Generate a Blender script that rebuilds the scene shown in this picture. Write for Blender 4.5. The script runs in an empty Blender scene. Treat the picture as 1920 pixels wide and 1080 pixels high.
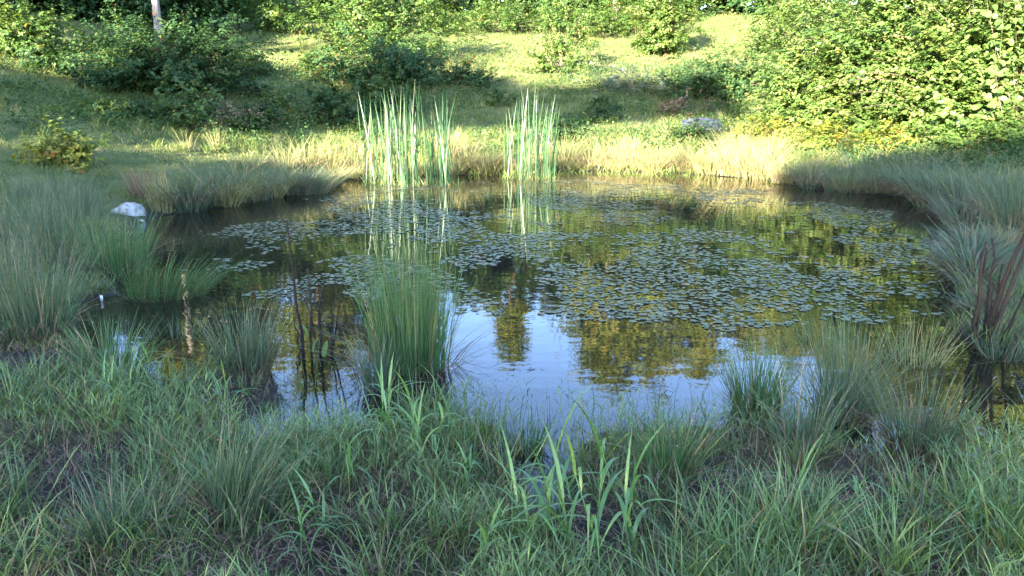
import bpy, math, numpy as np
from mathutils import Vector, Matrix, Quaternion
rng = np.random.default_rng(11)
R = math.radians
C = bpy.context.scene.collection
scene = bpy.context.scene

# ------------------------------------------------------------------ camera, sky, sun, exposure
FPX, CAM_Z, PITCH = 1450.0, 1.75, R(14.15)
cam = bpy.data.cameras.new('camera'); cam.sensor_width = 36.0; cam.lens = 36.0*FPX/1920.0
cam.clip_start = 0.05; cam.clip_end = 2000
camo = bpy.data.objects.new('camera', cam); C.objects.link(camo)
camo.location = (0, 0, CAM_Z); camo.rotation_euler = (R(90)-PITCH, 0, 0)
scene.camera = camo

SUN_EL, SUN_PHI = R(15.0), R(28.0)          # light travels PHI to the right of +Y
TRAVEL = np.array([math.sin(SUN_PHI)*math.cos(SUN_EL), math.cos(SUN_PHI)*math.cos(SUN_EL), -math.sin(SUN_EL)])
world = bpy.data.worlds.new('World'); scene.world = world; world.use_nodes = True
nt = world.node_tree
sky = nt.nodes.new('ShaderNodeTexSky'); sky.sky_type = 'NISHITA'; sky.sun_disc = False
sky.sun_elevation = SUN_EL; sky.sun_rotation = SUN_PHI + math.pi
sky.air_density = 0.5; sky.dust_density = 0.45; sky.ozone_density = 1.4
nt.nodes['Background'].inputs['Strength'].default_value = 0.15
nt.links.new(sky.outputs[0], nt.nodes['Background'].inputs['Color'])
sl = bpy.data.lights.new('sun', 'SUN'); sl.energy = 5.0; sl.angle = R(0.53); sl.color = (1.0, 0.90, 0.74)
so = bpy.data.objects.new('sun', sl); C.objects.link(so)
so.rotation_euler = Vector(TRAVEL).to_track_quat('-Z', 'Y').to_euler()
vs = scene.view_settings
vs.view_transform = 'Standard'; vs.look = 'None'; vs.gamma = 1.0; vs.use_curve_mapping = False
vs.exposure = 3.7
scene.cycles.max_bounces = 7; scene.cycles.diffuse_bounces = 3; scene.cycles.glossy_bounces = 3
scene.cycles.transmission_bounces = 3; scene.cycles.transparent_max_bounces = 8
scene.cycles.sample_clamp_indirect = 3.0

# ------------------------------------------------------------------ helpers
def hash2(ix, iy, s):
    n = (ix.astype(np.int64)*374761393 + iy.astype(np.int64)*668265263 + s*1274126177) & 0xffffffff
    n = ((n ^ (n >> 13))*1274126177) & 0xffffffff
    n = n ^ (n >> 16)
    return (n & 0xffff)/65535.0
def vnoise(x, y, s=0):
    ix = np.floor(x); iy = np.floor(y); fx = x-ix; fy = y-iy
    fx = fx*fx*(3-2*fx); fy = fy*fy*(3-2*fy)
    a = hash2(ix, iy, s); b = hash2(ix+1, iy, s); c = hash2(ix, iy+1, s); d = hash2(ix+1, iy+1, s)
    return (a*(1-fx)+b*fx)*(1-fy) + (c*(1-fx)+d*fx)*fy
def fbm(x, y, s=0, o=4):
    v = 0; a = .5
    for k in range(o):
        v = v + a*vnoise(x*2**k, y*2**k, s+k*7); a *= .5
    return v/(1-.5**o)
def sstep(a, b, x):
    t = np.clip((x-a)/(b-a), 0, 1); return t*t*(3-2*t)
FWD = np.array([0, math.cos(PITCH), -math.sin(PITCH)]); UP = np.array([0, math.sin(PITCH), math.cos(PITCH)])
def ray(px, py):
    return np.array([(px-960)/FPX, 0, 0]) + FWD - UP*((py-540)/FPX)
def wpt(px, py, z=0.0):
    d = ray(px, py); t = (z-CAM_Z)/d[2]; return np.array([0, 0, CAM_Z]) + d*t

# outline of the open water, sampled along its shore
POND_PX = [(262,425),(300,404),(400,392),(520,372),(630,350),(652,338),(760,336),(870,328),(960,326),(1060,320),(1180,322),(1300,326),(1440,338),
 (1500,352),(1580,360),(1700,372),(1765,400),(1790,440),(1795,500),(1800,570),(1812,620),(1860,655),(1960,690),(2200,720),(2500,800),(2300,850),
 (2000,868),(1920,872),(1850,862),(1790,850),(1700,842),(1640,850),(1590,838),(1560,800),(1470,806),(1400,812),(1300,800),(1220,806),(1120,812),(1085,850),
 (1068,900),(1072,960),(1030,1015),(985,1000),(962,950),(938,880),(918,812),(860,798),(780,800),(700,795),(640,800),(560,815),(480,832),(420,806),(450,785),(515,765),
 (530,735),(505,712),(420,708),(350,712),(330,745),(285,752),(272,712),(200,688),(140,652),(135,600),(150,570),(210,552),(200,520),(262,500),(268,462)]
POND = np.array([wpt(px, py)[:2] for px, py in POND_PX])
def pip(x, y, poly):
    inside = np.zeros(x.shape, bool); n = len(poly)
    for i in range(n):
        x1, y1 = poly[i]; x2, y2 = poly[(i+1) % n]
        if y1 == y2: continue
        c = ((y1 > y) != (y2 > y)) & (x < (x2-x1)*(y-y1)/(y2-y1)+x1)
        inside ^= c
    return inside
def sdf(x, y):
    d = np.full(x.shape, 1e9); n = len(POND)
    for i in range(n):
        a = POND[i]; b = POND[(i+1) % n]; e = b-a
        t = np.clip(((x-a[0])*e[0]+(y-a[1])*e[1])/(e@e), 0, 1)
        d = np.minimum(d, (x-a[0]-t*e[0])**2+(y-a[1]-t*e[1])**2)
    d = np.sqrt(d)
    return np.where(pip(x, y, POND), -d, d)
def H(x, y):
    x = np.asarray(x, float); y = np.asarray(y, float)
    d = sdf(x, y) + (fbm(x*1.6, y*1.6, 3)-.5)*.22
    do = np.maximum(d, 0); di = np.maximum(-d, 0)
    w = np.maximum(sstep(5, 13, y), sstep(3.2, 5, x)*sstep(4.2, 6.5, y))
    near = .012 + .055*(1-np.exp(-do/.5)) + .02*np.minimum(do, 6)
    lump = (fbm(x*3.1, y*3.1, 9)-.5)*.10*sstep(0, .3, do) + (fbm(x*8, y*8, 19, 3)-.5)*.075*sstep(0, .2, do)
    hill = np.where(do < 25, .2126*np.maximum(do-.6, 0), .2126*24.4 + .11*(np.minimum(do, 70)-25))
    far = .14*(1-np.exp(-do/.35)) + hill + (fbm(x*.35, y*.35, 31)-.5)*.5*sstep(1, 8, do) + (fbm(x*1.3, y*1.3, 41)-.5)*.14*sstep(.3, 2, do)
    z = near*(1-w) + far*w + lump*(1-.5*w)*np.exp(-np.maximum(y-20, 0)/20)
    zin = -np.minimum(.5, .16*di + .25*np.maximum(di-.8, 0))
    return np.where(d > 0, z, zin)
def gpt(px, py):
    d = ray(px, py); t = np.concatenate([np.arange(1.6, 25, .03), np.arange(25, 90, .1)])
    P = np.array([0, 0, CAM_Z]) + t[:, None]*d
    below = P[:, 2] < np.maximum(H(P[:, 0], P[:, 1]), 0)
    k = int(np.argmax(below)) if below.any() else len(t)-1
    return P[k]

class MB:
    def __init__(s): s.v = []; s.f = {}; s.t = []; s.n = 0
    def add(s, V, faces, tint=None):
        V = np.asarray(V, float).reshape(-1, 3)
        for F in faces:
            F = np.asarray(F, np.int64)
            if len(F): s.f.setdefault(F.shape[1], []).append(F + s.n)
        s.v.append(V); s.n += len(V)
        s.t.append(np.zeros(len(V)) if tint is None else np.broadcast_to(tint, (len(V),)))
        return s
    def mesh(s, name, mat, smooth=True):
        V = np.concatenate(s.v); T = np.concatenate(s.t)
        me = bpy.data.meshes.new(name)
        me.vertices.add(len(V)); me.vertices.foreach_set('co', V.astype(np.float32).ravel())
        idx = []; start = []; o = 0
        for k, L in s.f.items():
            F = np.concatenate(L); idx.append(F.ravel()); start.append(o + np.arange(len(F))*k); o += F.size
        idx = np.concatenate(idx).astype(np.int32); start = np.concatenate(start).astype(np.int32)
        me.loops.add(len(idx)); me.loops.foreach_set('vertex_index', idx)
        me.polygons.add(len(start)); me.polygons.foreach_set('loop_start', start)
        me.update(calc_edges=True)
        if smooth: me.polygons.foreach_set('use_smooth', np.ones(len(start), bool))
        a = me.attributes.new('tint', 'FLOAT', 'POINT'); a.data.foreach_set('value', T.astype(np.float32))
        me.materials.append(mat)
        return me
    def build(s, name, mat, parent=None, kind=None, smooth=True):
        return link(name, s.mesh(name, mat, smooth), parent, kind)
def link(name, me, parent=None, kind=None):
    o = bpy.data.objects.new(name, me); C.objects.link(o)
    if parent is not None: o.parent = parent
    if kind: o['kind'] = kind
    return o
def thing(name, loc, label, cat, group=None, rz=0.0, sc=1.0):
    o = bpy.data.objects.new(name, None); C.objects.link(o); o.empty_display_size = .1
    o.location = tuple(float(v) for v in loc); o.rotation_euler = (0, 0, rz); o.scale = (sc,)*3
    o['label'] = label; o['category'] = cat
    if group: o['group'] = group
    return o
def tag(o, label, cat, group=None):
    o['label'] = label; o['category'] = cat
    if group: o['group'] = group
    return o

def ribbon(mb, P, az, L, lean, curve, drop, W, tint, seg=3, twist=None, prof='grass', fold=0.0):
    """blades: P (N,3); everything else per blade"""
    N = len(P); f = lambda a: np.broadcast_to(np.asarray(a, float), (N,))
    az, L, lean, curve, drop, W, tint = map(f, (az, L, lean, curve, drop, W, tint))
    tw = f(0 if twist is None else twist)
    t = np.linspace(0, 1, seg+1)[None, :]
    hor = L[:, None]*(lean[:, None]*t + curve[:, None]*t**2)
    ver = L[:, None]*(t - drop[:, None]*t**2.3)
    cx = P[:, 0, None] + np.cos(az)[:, None]*hor; cy = P[:, 1, None] + np.sin(az)[:, None]*hor; cz = P[:, 2, None] + ver
    if prof == 'grass': w = np.minimum(1, .5+1.6*t)*(1-t**2.4)
    elif prof == 'rush': w = (1-.75*t)
    elif prof == 'strap': w = np.minimum(1, .75+.6*t)*(1-t**4)
    else: w = np.minimum(1, .55+1.1*t)*(1-t**1.8)
    w = .5*W[:, None]*w
    wx = -np.sin(az+tw)[:, None]*w; wy = np.cos(az+tw)[:, None]*w
    if not fold:
        V = np.empty((N, 2*seg+1, 3))
        V[:, 0:2*seg:2, 0] = (cx-wx)[:, :seg]; V[:, 0:2*seg:2, 1] = (cy-wy)[:, :seg]; V[:, 0:2*seg:2, 2] = cz[:, :seg]
        V[:, 1:2*seg:2, 0] = (cx+wx)[:, :seg]; V[:, 1:2*seg:2, 1] = (cy+wy)[:, :seg]; V[:, 1:2*seg:2, 2] = cz[:, :seg]
        V[:, 2*seg, 0] = cx[:, seg]; V[:, 2*seg, 1] = cy[:, seg]; V[:, 2*seg, 2] = cz[:, seg]
        base = np.arange(N)[:, None]*(2*seg+1)
        Q = np.concatenate([base + np.array([[2*k, 2*k+1, 2*k+3, 2*k+2]]) for k in range(seg-1)]) if seg > 1 else np.zeros((0, 4), int)
        T = base + np.array([[2*seg-2, 2*seg-1, 2*seg]])
        mb.add(V, [Q, T], np.repeat(tint, 2*seg+1))
    else:
        V = np.empty((N, seg+1, 3, 3))
        w2 = np.maximum(w, .0006)
        wx = -np.sin(az+tw)[:, None]*w2; wy = np.cos(az+tw)[:, None]*w2
        for j, s in enumerate((-1, 0, 1)):
            V[:, :, j, 0] = cx + s*wx; V[:, :, j, 1] = cy + s*wy; V[:, :, j, 2] = cz + (fold*w2 if s else 0)
        base = np.arange(N)[:, None]*(3*(seg+1)); Q = []
        for k in range(seg):
            for j in (0, 1):
                Q.append(base + np.array([[3*k+j, 3*k+j+1, 3*k+4+j, 3*k+3+j]]))
        mb.add(V, [np.concatenate(Q)], np.repeat(tint, 3*(seg+1)))
    return mb

def frames(n, spin):
    """unit normals (N,3) -> two tangent axes rotated by spin"""
    a = np.where(np.abs(n[:, 2:3]) < .9, np.array([[0, 0, 1.]]), np.array([[1., 0, 0]]))
    u = np.cross(a, n); u /= np.linalg.norm(u, axis=1)[:, None]; v = np.cross(n, u)
    c, s = np.cos(spin)[:, None], np.sin(spin)[:, None]
    return u*c+v*s, v*c-u*s
def leaves(mb, P, Nrm, size, tint, aspect=.62, fine=False, droop=.15):
    N = len(P); Nrm = Nrm/np.maximum(np.linalg.norm(Nrm, axis=1), 1e-6)[:, None]
    u, v = frames(Nrm, rng.uniform(0, 6.283, N)); size = np.broadcast_to(size, (N,))[:, None]
    if fine:
        V = np.empty((N, 6, 3)); h = .5*aspect*size
        V[:, 0] = P - u*size*.5
        V[:, 1] = P - u*size*.2 + v*h + Nrm*size*.10; V[:, 2] = P + u*size*.15 + v*h*.85 + Nrm*size*.07
        V[:, 3] = P + u*size*.5 - Nrm*size*droop
        V[:, 4] = P + u*size*.15 - v*h*.85 + Nrm*size*.07; V[:, 5] = P - u*size*.2 - v*h + Nrm*size*.10
        b = np.arange(N)[:, None]*6
        mb.add(V, [np.concatenate([b+np.array([[0, 3, 2, 1]]), b+np.array([[0, 5, 4, 3]])])], np.repeat(tint, 6))
    else:
        V = np.empty((N, 4, 3)); h = .5*aspect*size
        V[:, 0] = P - u*size*.5; V[:, 1] = P + v*h + Nrm*size*.08; V[:, 2] = P + u*size*.5 - Nrm*size*droop; V[:, 3] = P - v*h + Nrm*size*.08
        b = np.arange(N)[:, None]*4
        mb.add(V, [np.concatenate([b+np.array([[0, 2, 1]]), b+np.array([[0, 3, 2]])])], np.repeat(tint, 4))
    return mb
def tube(mb, pts, rad, sides=5, tint=.5):
    pts = np.asarray(pts, float); n = len(pts); rad = np.broadcast_to(rad, (n,))
    d = np.gradient(pts, axis=0); d /= np.maximum(np.linalg.norm(d, axis=1), 1e-9)[:, None]
    ref = np.array([1., 0, 0]) if abs(d[0, 0]) < .8 else np.array([0, 1., 0])
    u = np.cross(d, ref); u /= np.linalg.norm(u, axis=1)[:, None]; v = np.cross(d, u)
    a = np.arange(sides)*2*math.pi/sides
    V = pts[:, None, :] + rad[:, None, None]*(np.cos(a)[None, :, None]*u[:, None, :] + np.sin(a)[None, :, None]*v[:, None, :])
    F = [[i*sides+j, i*sides+(j+1) % sides, (i+1)*sides+(j+1) % sides, (i+1)*sides+j] for i in range(n-1) for j in range(sides)]
    mb.add(V, [np.array(F), np.array([[(n-1)*sides+j for j in range(sides)]])], tint)
    return mb
def rdir(n):
    v = rng.normal(size=(n, 3)); return v/np.linalg.norm(v, axis=1)[:, None]

# ------------------------------------------------------------------ materials
def new_mat(name):
    m = bpy.data.materials.new(name); m.use_nodes = True; n = m.node_tree
    return m, n, n.nodes['Principled BSDF'], n.nodes['Material Output']
def ramp_node(n, stops):
    r = n.nodes.new('ShaderNodeValToRGB'); e = r.color_ramp.elements
    while len(e) < len(stops): e.new(.5)
    for k, (p, c) in enumerate(stops):
        e[k].position = p; e[k].color = (*c, 1)
    return r
def leaf_mat(name, stops, trans=.3, rough=.5, spec=.35):
    m, n, b, out = new_mat(name)
    a = n.nodes.new('ShaderNodeAttribute'); a.attribute_name = 'tint'
    r = ramp_node(n, stops); n.links.new(a.outputs['Fac'], r.inputs[0])
    n.links.new(r.outputs[0], b.inputs['Base Color'])
    b.inputs['Roughness'].default_value = rough; b.inputs['Specular IOR Level'].default_value = spec
    if trans > 0:
        t = n.nodes.new('ShaderNodeBsdfTranslucent'); mx = n.nodes.new('ShaderNodeMixShader'); mx.inputs[0].default_value = trans
        g = n.nodes.new('ShaderNodeMixRGB'); g.blend_type = 'MULTIPLY'; g.inputs[0].default_value = 1; g.inputs[2].default_value = (1.5, 1.35, .55, 1)
        n.links.new(r.outputs[0], g.inputs[1]); n.links.new(g.outputs[0], t.inputs[0])
        n.links.new(b.outputs[0], mx.inputs[1]); n.links.new(t.outputs[0], mx.inputs[2]); n.links.new(mx.outputs[0], out.inputs[0])
    return m
M = {}
M['rush'] = leaf_mat('rush_green', [(0, (.04, .10, .035)), (.6, (.075, .155, .05)), (.85, (.13, .19, .065)), (1, (.28, .22, .11))], .15, .45)
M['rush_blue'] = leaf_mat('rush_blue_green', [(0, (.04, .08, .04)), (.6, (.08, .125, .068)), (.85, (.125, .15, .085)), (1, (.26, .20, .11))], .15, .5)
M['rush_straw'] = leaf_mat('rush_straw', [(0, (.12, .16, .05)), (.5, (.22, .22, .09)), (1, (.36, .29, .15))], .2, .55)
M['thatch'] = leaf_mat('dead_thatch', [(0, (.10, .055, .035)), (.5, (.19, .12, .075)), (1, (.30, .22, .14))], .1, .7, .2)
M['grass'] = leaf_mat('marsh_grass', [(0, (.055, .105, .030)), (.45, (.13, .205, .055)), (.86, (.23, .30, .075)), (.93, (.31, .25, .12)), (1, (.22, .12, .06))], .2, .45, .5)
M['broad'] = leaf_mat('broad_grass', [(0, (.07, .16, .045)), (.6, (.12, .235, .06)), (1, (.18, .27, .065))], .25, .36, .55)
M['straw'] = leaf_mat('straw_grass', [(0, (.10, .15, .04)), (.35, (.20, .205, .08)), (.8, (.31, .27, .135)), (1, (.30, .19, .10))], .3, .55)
M['meadow'] = leaf_mat('meadow_grass', [(0, (.07, .12, .03)), (.5, (.15, .19, .05)), (.85, (.26, .25, .09)), (1, (.34, .28, .13))], .35, .55)
M['cattail'] = leaf_mat('cattail_leaf', [(0, (.022, .07, .022)), (.7, (.042, .10, .035)), (1, (.11, .13, .065))], .1, .42, .5)
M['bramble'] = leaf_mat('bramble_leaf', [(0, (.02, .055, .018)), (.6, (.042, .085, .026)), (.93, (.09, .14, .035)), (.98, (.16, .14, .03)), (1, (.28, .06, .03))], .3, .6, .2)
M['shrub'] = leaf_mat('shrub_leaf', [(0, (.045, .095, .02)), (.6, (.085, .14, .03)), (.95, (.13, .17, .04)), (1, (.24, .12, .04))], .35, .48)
M['hazel'] = leaf_mat('hazel_leaf', [(0, (.05, .10, .02)), (.5, (.095, .155, .035)), (.85, (.16, .20, .05)), (1, (.24, .20, .07))], .35, .5)
M['tree'] = leaf_mat('tree_leaf', [(0, (.07, .11, .02)), (.6, (.14, .17, .03)), (.9, (.22, .20, .035)), (1, (.30, .17, .035))], .3, .5)
M['dry'] = leaf_mat('dry_weed', [(0, (.10, .10, .04)), (.5, (.17, .12, .07)), (1, (.27, .15, .09))], .15, .7)
M['greyweed'] = leaf_mat('grey_weed', [(0, (.06, .10, .05)), (.6, (.12, .15, .09)), (1, (.28, .29, .24))], .2, .6)
M['yellowleaf'] = leaf_mat('yellowing_leaf', [(0, (.08, .13, .02)), (.6, (.17, .19, .03)), (.9, (.26, .21, .03)), (1, (.30, .12, .04))], .35, .5)
M['redstalk'] = leaf_mat('red_stalk', [(0, (.10, .04, .025)), (1, (.17, .075, .045))], .0, .7)
M['deadstem'] = leaf_mat('dead_stem', [(0, (.018, .013, .010)), (1, (.05, .035, .025))], 0, .75, .2)
M['pad'] = leaf_mat('lily_pad_leaf', [(0, (.06, .08, .032)), (.6, (.13, .14, .068)), (.93, (.20, .18, .08)), (1, (.20, .11, .05))], 0, .36, .5)

def bark_mat(name, c1, c2, scale):
    m, n, b, out = new_mat(name)
    tc = n.nodes.new('ShaderNodeTexCoord'); mp = n.nodes.new('ShaderNodeMapping'); mp.inputs['Scale'].default_value = (6, 6, 1.2)
    no = n.nodes.new('ShaderNodeTexNoise'); no.inputs['Scale'].default_value = scale; no.inputs['Detail'].default_value = 5
    r = ramp_node(n, [(.35, c1), (.65, c2)]); bp = n.nodes.new('ShaderNodeBump'); bp.inputs['Strength'].default_value = .5; bp.inputs['Distance'].default_value = .03
    n.links.new(tc.outputs['Object'], mp.inputs[0]); n.links.new(mp.outputs[0], no.inputs['Vector'])
    n.links.new(no.outputs[0], r.inputs[0]); n.links.new(r.outputs[0], b.inputs['Base Color'])
    n.links.new(no.outputs[0], bp.inputs['Height']); n.links.new(bp.outputs[0], b.inputs['Normal'])
    b.inputs['Roughness'].default_value = .85
    return m
M['bark'] = bark_mat('grey_bark', (.07, .055, .04), (.16, .13, .10), 2.5)
M['palebark'] = bark_mat('pale_bark', (.13, .11, .09), (.25, .22, .185), 3.0)
M['cane'] = bark_mat('cane_bark', (.06, .045, .03), (.12, .085, .06), 5)

def ground_mat():
    m, n, b, out = new_mat('earth_and_turf')
    L = n.links.new
    tc = n.nodes.new('ShaderNodeTexCoord')
    def noise(scale, det=5, rough=.6):
        k = n.nodes.new('ShaderNodeTexNoise'); k.inputs['Scale'].default_value = scale; k.inputs['Detail'].default_value = det; k.inputs['Roughness'].default_value = rough
        L(tc.outputs['Object'], k.inputs['Vector']); return k
    n1, n2, n3 = noise(1.7), noise(9), noise(42)
    mud = ramp_node(n, [(.3, (.014, .010, .008)), (.55, (.034, .025, .019)), (.75, (.075, .056, .042))]); L(n2.outputs[0], mud.inputs[0])
    turf = ramp_node(n, [(.3, (.055, .085, .022)), (.5, (.11, .135, .035)), (.7, (.20, .18, .075))]); L(n1.outputs[0], turf.inputs[0])
    a = n.nodes.new('ShaderNodeAttribute'); a.attribute_name = 'tint'
    ad = n.nodes.new('ShaderNodeMath'); ad.operation = 'ADD'
    sb = n.nodes.new('ShaderNodeMath'); sb.operation = 'MULTIPLY_ADD'; sb.inputs[1].default_value = 1.2; sb.inputs[2].default_value = -.6
    L(n2.outputs[0], sb.inputs[0]); L(a.outputs['Fac'], ad.inputs[0]); L(sb.outputs[0], ad.inputs[1]); ad.use_clamp = True
    mx = n.nodes.new('ShaderNodeMixRGB'); L(ad.outputs[0], mx.inputs[0]); L(turf.outputs[0], mx.inputs[1]); L(mud.outputs[0], mx.inputs[2])
    fine = n.nodes.new('ShaderNodeMixRGB'); fine.blend_type = 'OVERLAY'; fine.inputs[0].default_value = .55
    L(mx.outputs[0], fine.inputs[1]); L(n3.outputs[0], fine.inputs[2]); L(fine.outputs[0], b.inputs['Base Color'])
    rr = n.nodes.new('ShaderNodeMapRange'); rr.inputs[3].default_value = .95; rr.inputs[4].default_value = .78
    L(ad.outputs[0], rr.inputs[0]); L(rr.outputs[0], b.inputs['Roughness'])
    bp = n.nodes.new('ShaderNodeBump'); bp.inputs['Strength'].default_value = 1.0; bp.inputs['Distance'].default_value = .05; b.inputs['Specular IOR Level'].default_value = .25
    s = n.nodes.new('ShaderNodeMath'); s.operation = 'ADD'; L(n2.outputs[0], s.inputs[0]); L(n3.outputs[0], s.inputs[1])
    L(s.outputs[0], bp.inputs['Height']); L(bp.outputs[0], b.inputs['Normal'])
    return m
M['ground'] = ground_mat()

def water_mat():
    m, n, b, out = new_mat('pond_water'); L = n.links.new
    n.nodes.remove(b)
    tc = n.nodes.new('ShaderNodeTexCoord')
    def noise(scale, det, sc3):
        mp = n.nodes.new('ShaderNodeMapping'); mp.inputs['Scale'].default_value = sc3; L(tc.outputs['Object'], mp.inputs[0])
        k = n.nodes.new('ShaderNodeTexNoise'); k.inputs['Scale'].default_value = scale; k.inputs['Detail'].default_value = det
        L(mp.outputs[0], k.inputs['Vector']); return k
    w1 = noise(2.2, 2, (1, 1.6, 1)); w2 = noise(14, 2, (1, 1.5, 1))
    mul = n.nodes.new('ShaderNodeMath'); mul.operation = 'MULTIPLY_ADD'; mul.inputs[1].default_value = .10
    L(w2.outputs[0], mul.inputs[0]); L(w1.outputs[0], mul.inputs[2])
    # faint ring ripples spreading from a spot near the pads
    mp = n.nodes.new('ShaderNodeMapping'); mp.vector_type = 'POINT'; c = wpt(1010, 640); mp.inputs['Location'].default_value = (-c[0], -c[1], 0)
    L(tc.outputs['Object'], mp.inputs[0])
    wv = n.nodes.new('ShaderNodeTexWave'); wv.wave_type = 'RINGS'; wv.rings_direction = 'Z'; wv.inputs['Scale'].default_value = 3.2; wv.inputs['Distortion'].default_value = .4
    L(mp.outputs[0], wv.inputs['Vector'])
    ln = n.nodes.new('ShaderNodeVectorMath'); ln.operation = 'LENGTH'; L(mp.outputs[0], ln.inputs[0])
    fo = n.nodes.new('ShaderNodeMapRange'); fo.inputs[1].default_value = .2; fo.inputs[2].default_value = 2.0; fo.inputs[3].default_value = .03; fo.inputs[4].default_value = 0
    L(ln.outputs['Value'], fo.inputs[0])
    m2 = n.nodes.new('ShaderNodeMath'); m2.operation = 'MULTIPLY_ADD'; L(wv.outputs['Fac'], m2.inputs[0]); L(fo.outputs[0], m2.inputs[1]); L(mul.outputs[0], m2.inputs[2])
    bp = n.nodes.new('ShaderNodeBump'); bp.inputs['Strength'].default_value = 1; bp.inputs['Distance'].default_value = .0022; L(m2.outputs[0], bp.inputs['Height'])
    fr = n.nodes.new('ShaderNodeFresnel'); fr.inputs['IOR'].default_value = 1.34; L(bp.outputs[0], fr.inputs['Normal'])
    gl = n.nodes.new('ShaderNodeBsdfGlossy'); gl.inputs['Roughness'].default_value = .012; gl.inputs['Color'].default_value = (1, 1, 1, 1); L(bp.outputs[0], gl.inputs['Normal'])
    tr = n.nodes.new('ShaderNodeBsdfTransparent'); tr.inputs[0].default_value = (.86, .80, .66, 1)
    df = n.nodes.new('ShaderNodeBsdfDiffuse'); df.inputs[0].default_value = (.016, .014, .010, 1)
    a = n.nodes.new('ShaderNodeAttribute'); a.attribute_name = 'tint'
    mm = n.nodes.new('ShaderNodeMixShader'); L(a.outputs['Fac'], mm.inputs[0]); L(tr.outputs[0], mm.inputs[1]); L(df.outputs[0], mm.inputs[2])
    mf = n.nodes.new('ShaderNodeMixShader'); L(fr.outputs[0], mf.inputs[0]); L(mm.outputs[0], mf.inputs[1]); L(gl.outputs[0], mf.inputs[2])
    L(mf.outputs[0], out.inputs[0])
    return m
M['water'] = water_mat()

# ------------------------------------------------------------------ ground and water sheets
def grow(a, step, f, end):
    o = [a]; s = step
    while o[-1] < end: o.append(o[-1]+s); s *= f
    return o
MUD_PX = [(40, 890, 150, 60), (110, 940, 110, 60), (600, 1045, 150, 60), (470, 735, 90, 45), (170, 850, 90, 25), (1630, 930, 80, 50), (700, 960, 120, 40), (1140, 1000, 120, 60), (80, 660, 70, 30), (1280, 890, 90, 40), (330, 720, 50, 30)]
MUD = []
for px, py, rx, ry in MUD_PX:
    c = gpt(px, py); e = gpt(px, py-ry); MUD.append((c[0], c[1], rx*c[1]/FPX*1.2, 1.15*max(.1, abs(e[1]-c[1]))))
def mudness(x, y):
    v = np.zeros(np.shape(x))
    for cx, cy, rx, ry in MUD:
        v = np.maximum(v, 1-sstep(.55, 1.15, np.sqrt(((x-cx)/rx)**2+((y-cy)/ry)**2) + (fbm(x*5, y*5, 55, 3)-.5)*.7))
    return v
xs = np.array(sorted(set([-v for v in grow(5.2, .12, 1.06, 400)] + list(np.arange(-5.1, 5.11, .1)) + grow(5.2, .12, 1.06, 400))))
ys = np.array([-v for v in grow(0.6, .3, 1.15, 400)][::-1] + list(np.arange(-.4, 1.6, .2)) + list(np.arange(1.6, 7.4, .075)) + list(np.arange(7.4, 20, .14)) + grow(20, .2, 1.04, 500))
GX, GY = np.meshgrid(xs, ys); GZ = H(GX.ravel(), GY.ravel()).reshape(GX.shape)
nx, ny = len(xs), len(ys)
def gridfaces(nx, ny):
    i = np.arange(ny-1)[:, None]*nx + np.arange(nx-1)[None, :]
    return np.stack([i, i+1, i+1+nx, i+nx], -1).reshape(-1, 4)
D = sdf(GX.ravel(), GY.ravel()); fx, fy = GX.ravel(), GY.ravel()
farw = np.maximum(sstep(5, 13, fy), sstep(3.2, 5, fx)*sstep(4.2, 6.5, fy))
mudv = np.clip(np.where(D < .1, 1, (1-farw)*.75 + farw*(1-sstep(.1, .5, D))), 0, 1)
g = MB().add(np.stack([fx, fy, GZ.ravel()], 1), [gridfaces(nx, ny)], np.maximum(mudv, mudness(fx, fy)))
g.build('ground', M['ground'], kind='structure')

wx = np.arange(-8, 13, .12); wy = np.arange(1.7, 18.6, .12); WX, WY = np.meshgrid(wx, wy)
dep = -H(WX.ravel(), WY.ravel())
w = MB().add(np.stack([WX.ravel(), WY.ravel(), 0*WX.ravel()], 1), [gridfaces(len(wx), len(wy))], 1-np.exp(-np.maximum(dep, 0)*11))
keep = (dep > -.35).reshape(WX.shape)
F = gridfaces(len(wx), len(wy)); kf = keep.ravel()[F].any(1)
w.f = {4: [F[kf]]}
w.build('pond_water', M['water'], kind='structure')

# ------------------------------------------------------------------ where sunlight falls through the trees behind the viewpoint
def gpoly(pts): return np.array([gpt(px, py)[:2] for px, py in pts])
LIT = [gpoly(p) for p in (
  [(560, 250), (680, 240), (900, 240), (1060, 232), (1180, 225), (1280, 222), (1440, 210), (1470, 325), (1440, 352), (1300, 350), (1060, 345), (860, 352), (700, 358), (645, 352), (570, 318)],
  [(40, 250), (110, 240), (180, 250), (170, 300), (60, 310)], [(180, 222), (270, 214), (330, 222), (250, 236), (190, 236)],
  [(380, 300), (400, 250), (440, 240), (520, 250), (560, 260), (560, 300), (470, 305)], [(1050, 206), (1090, 192), (1150, 194), (1140, 212)], [(200, 312), (300, 290), (330, 315), (230, 330)],
  [(1430, 212), (1520, 232), (1640, 258), (1600, 290), (1540, 300), (1500, 325), (1440, 350)], [(1040, 125), (1100, 110), (1180, 105), (1180, 120), (1110, 132)])]
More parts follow.
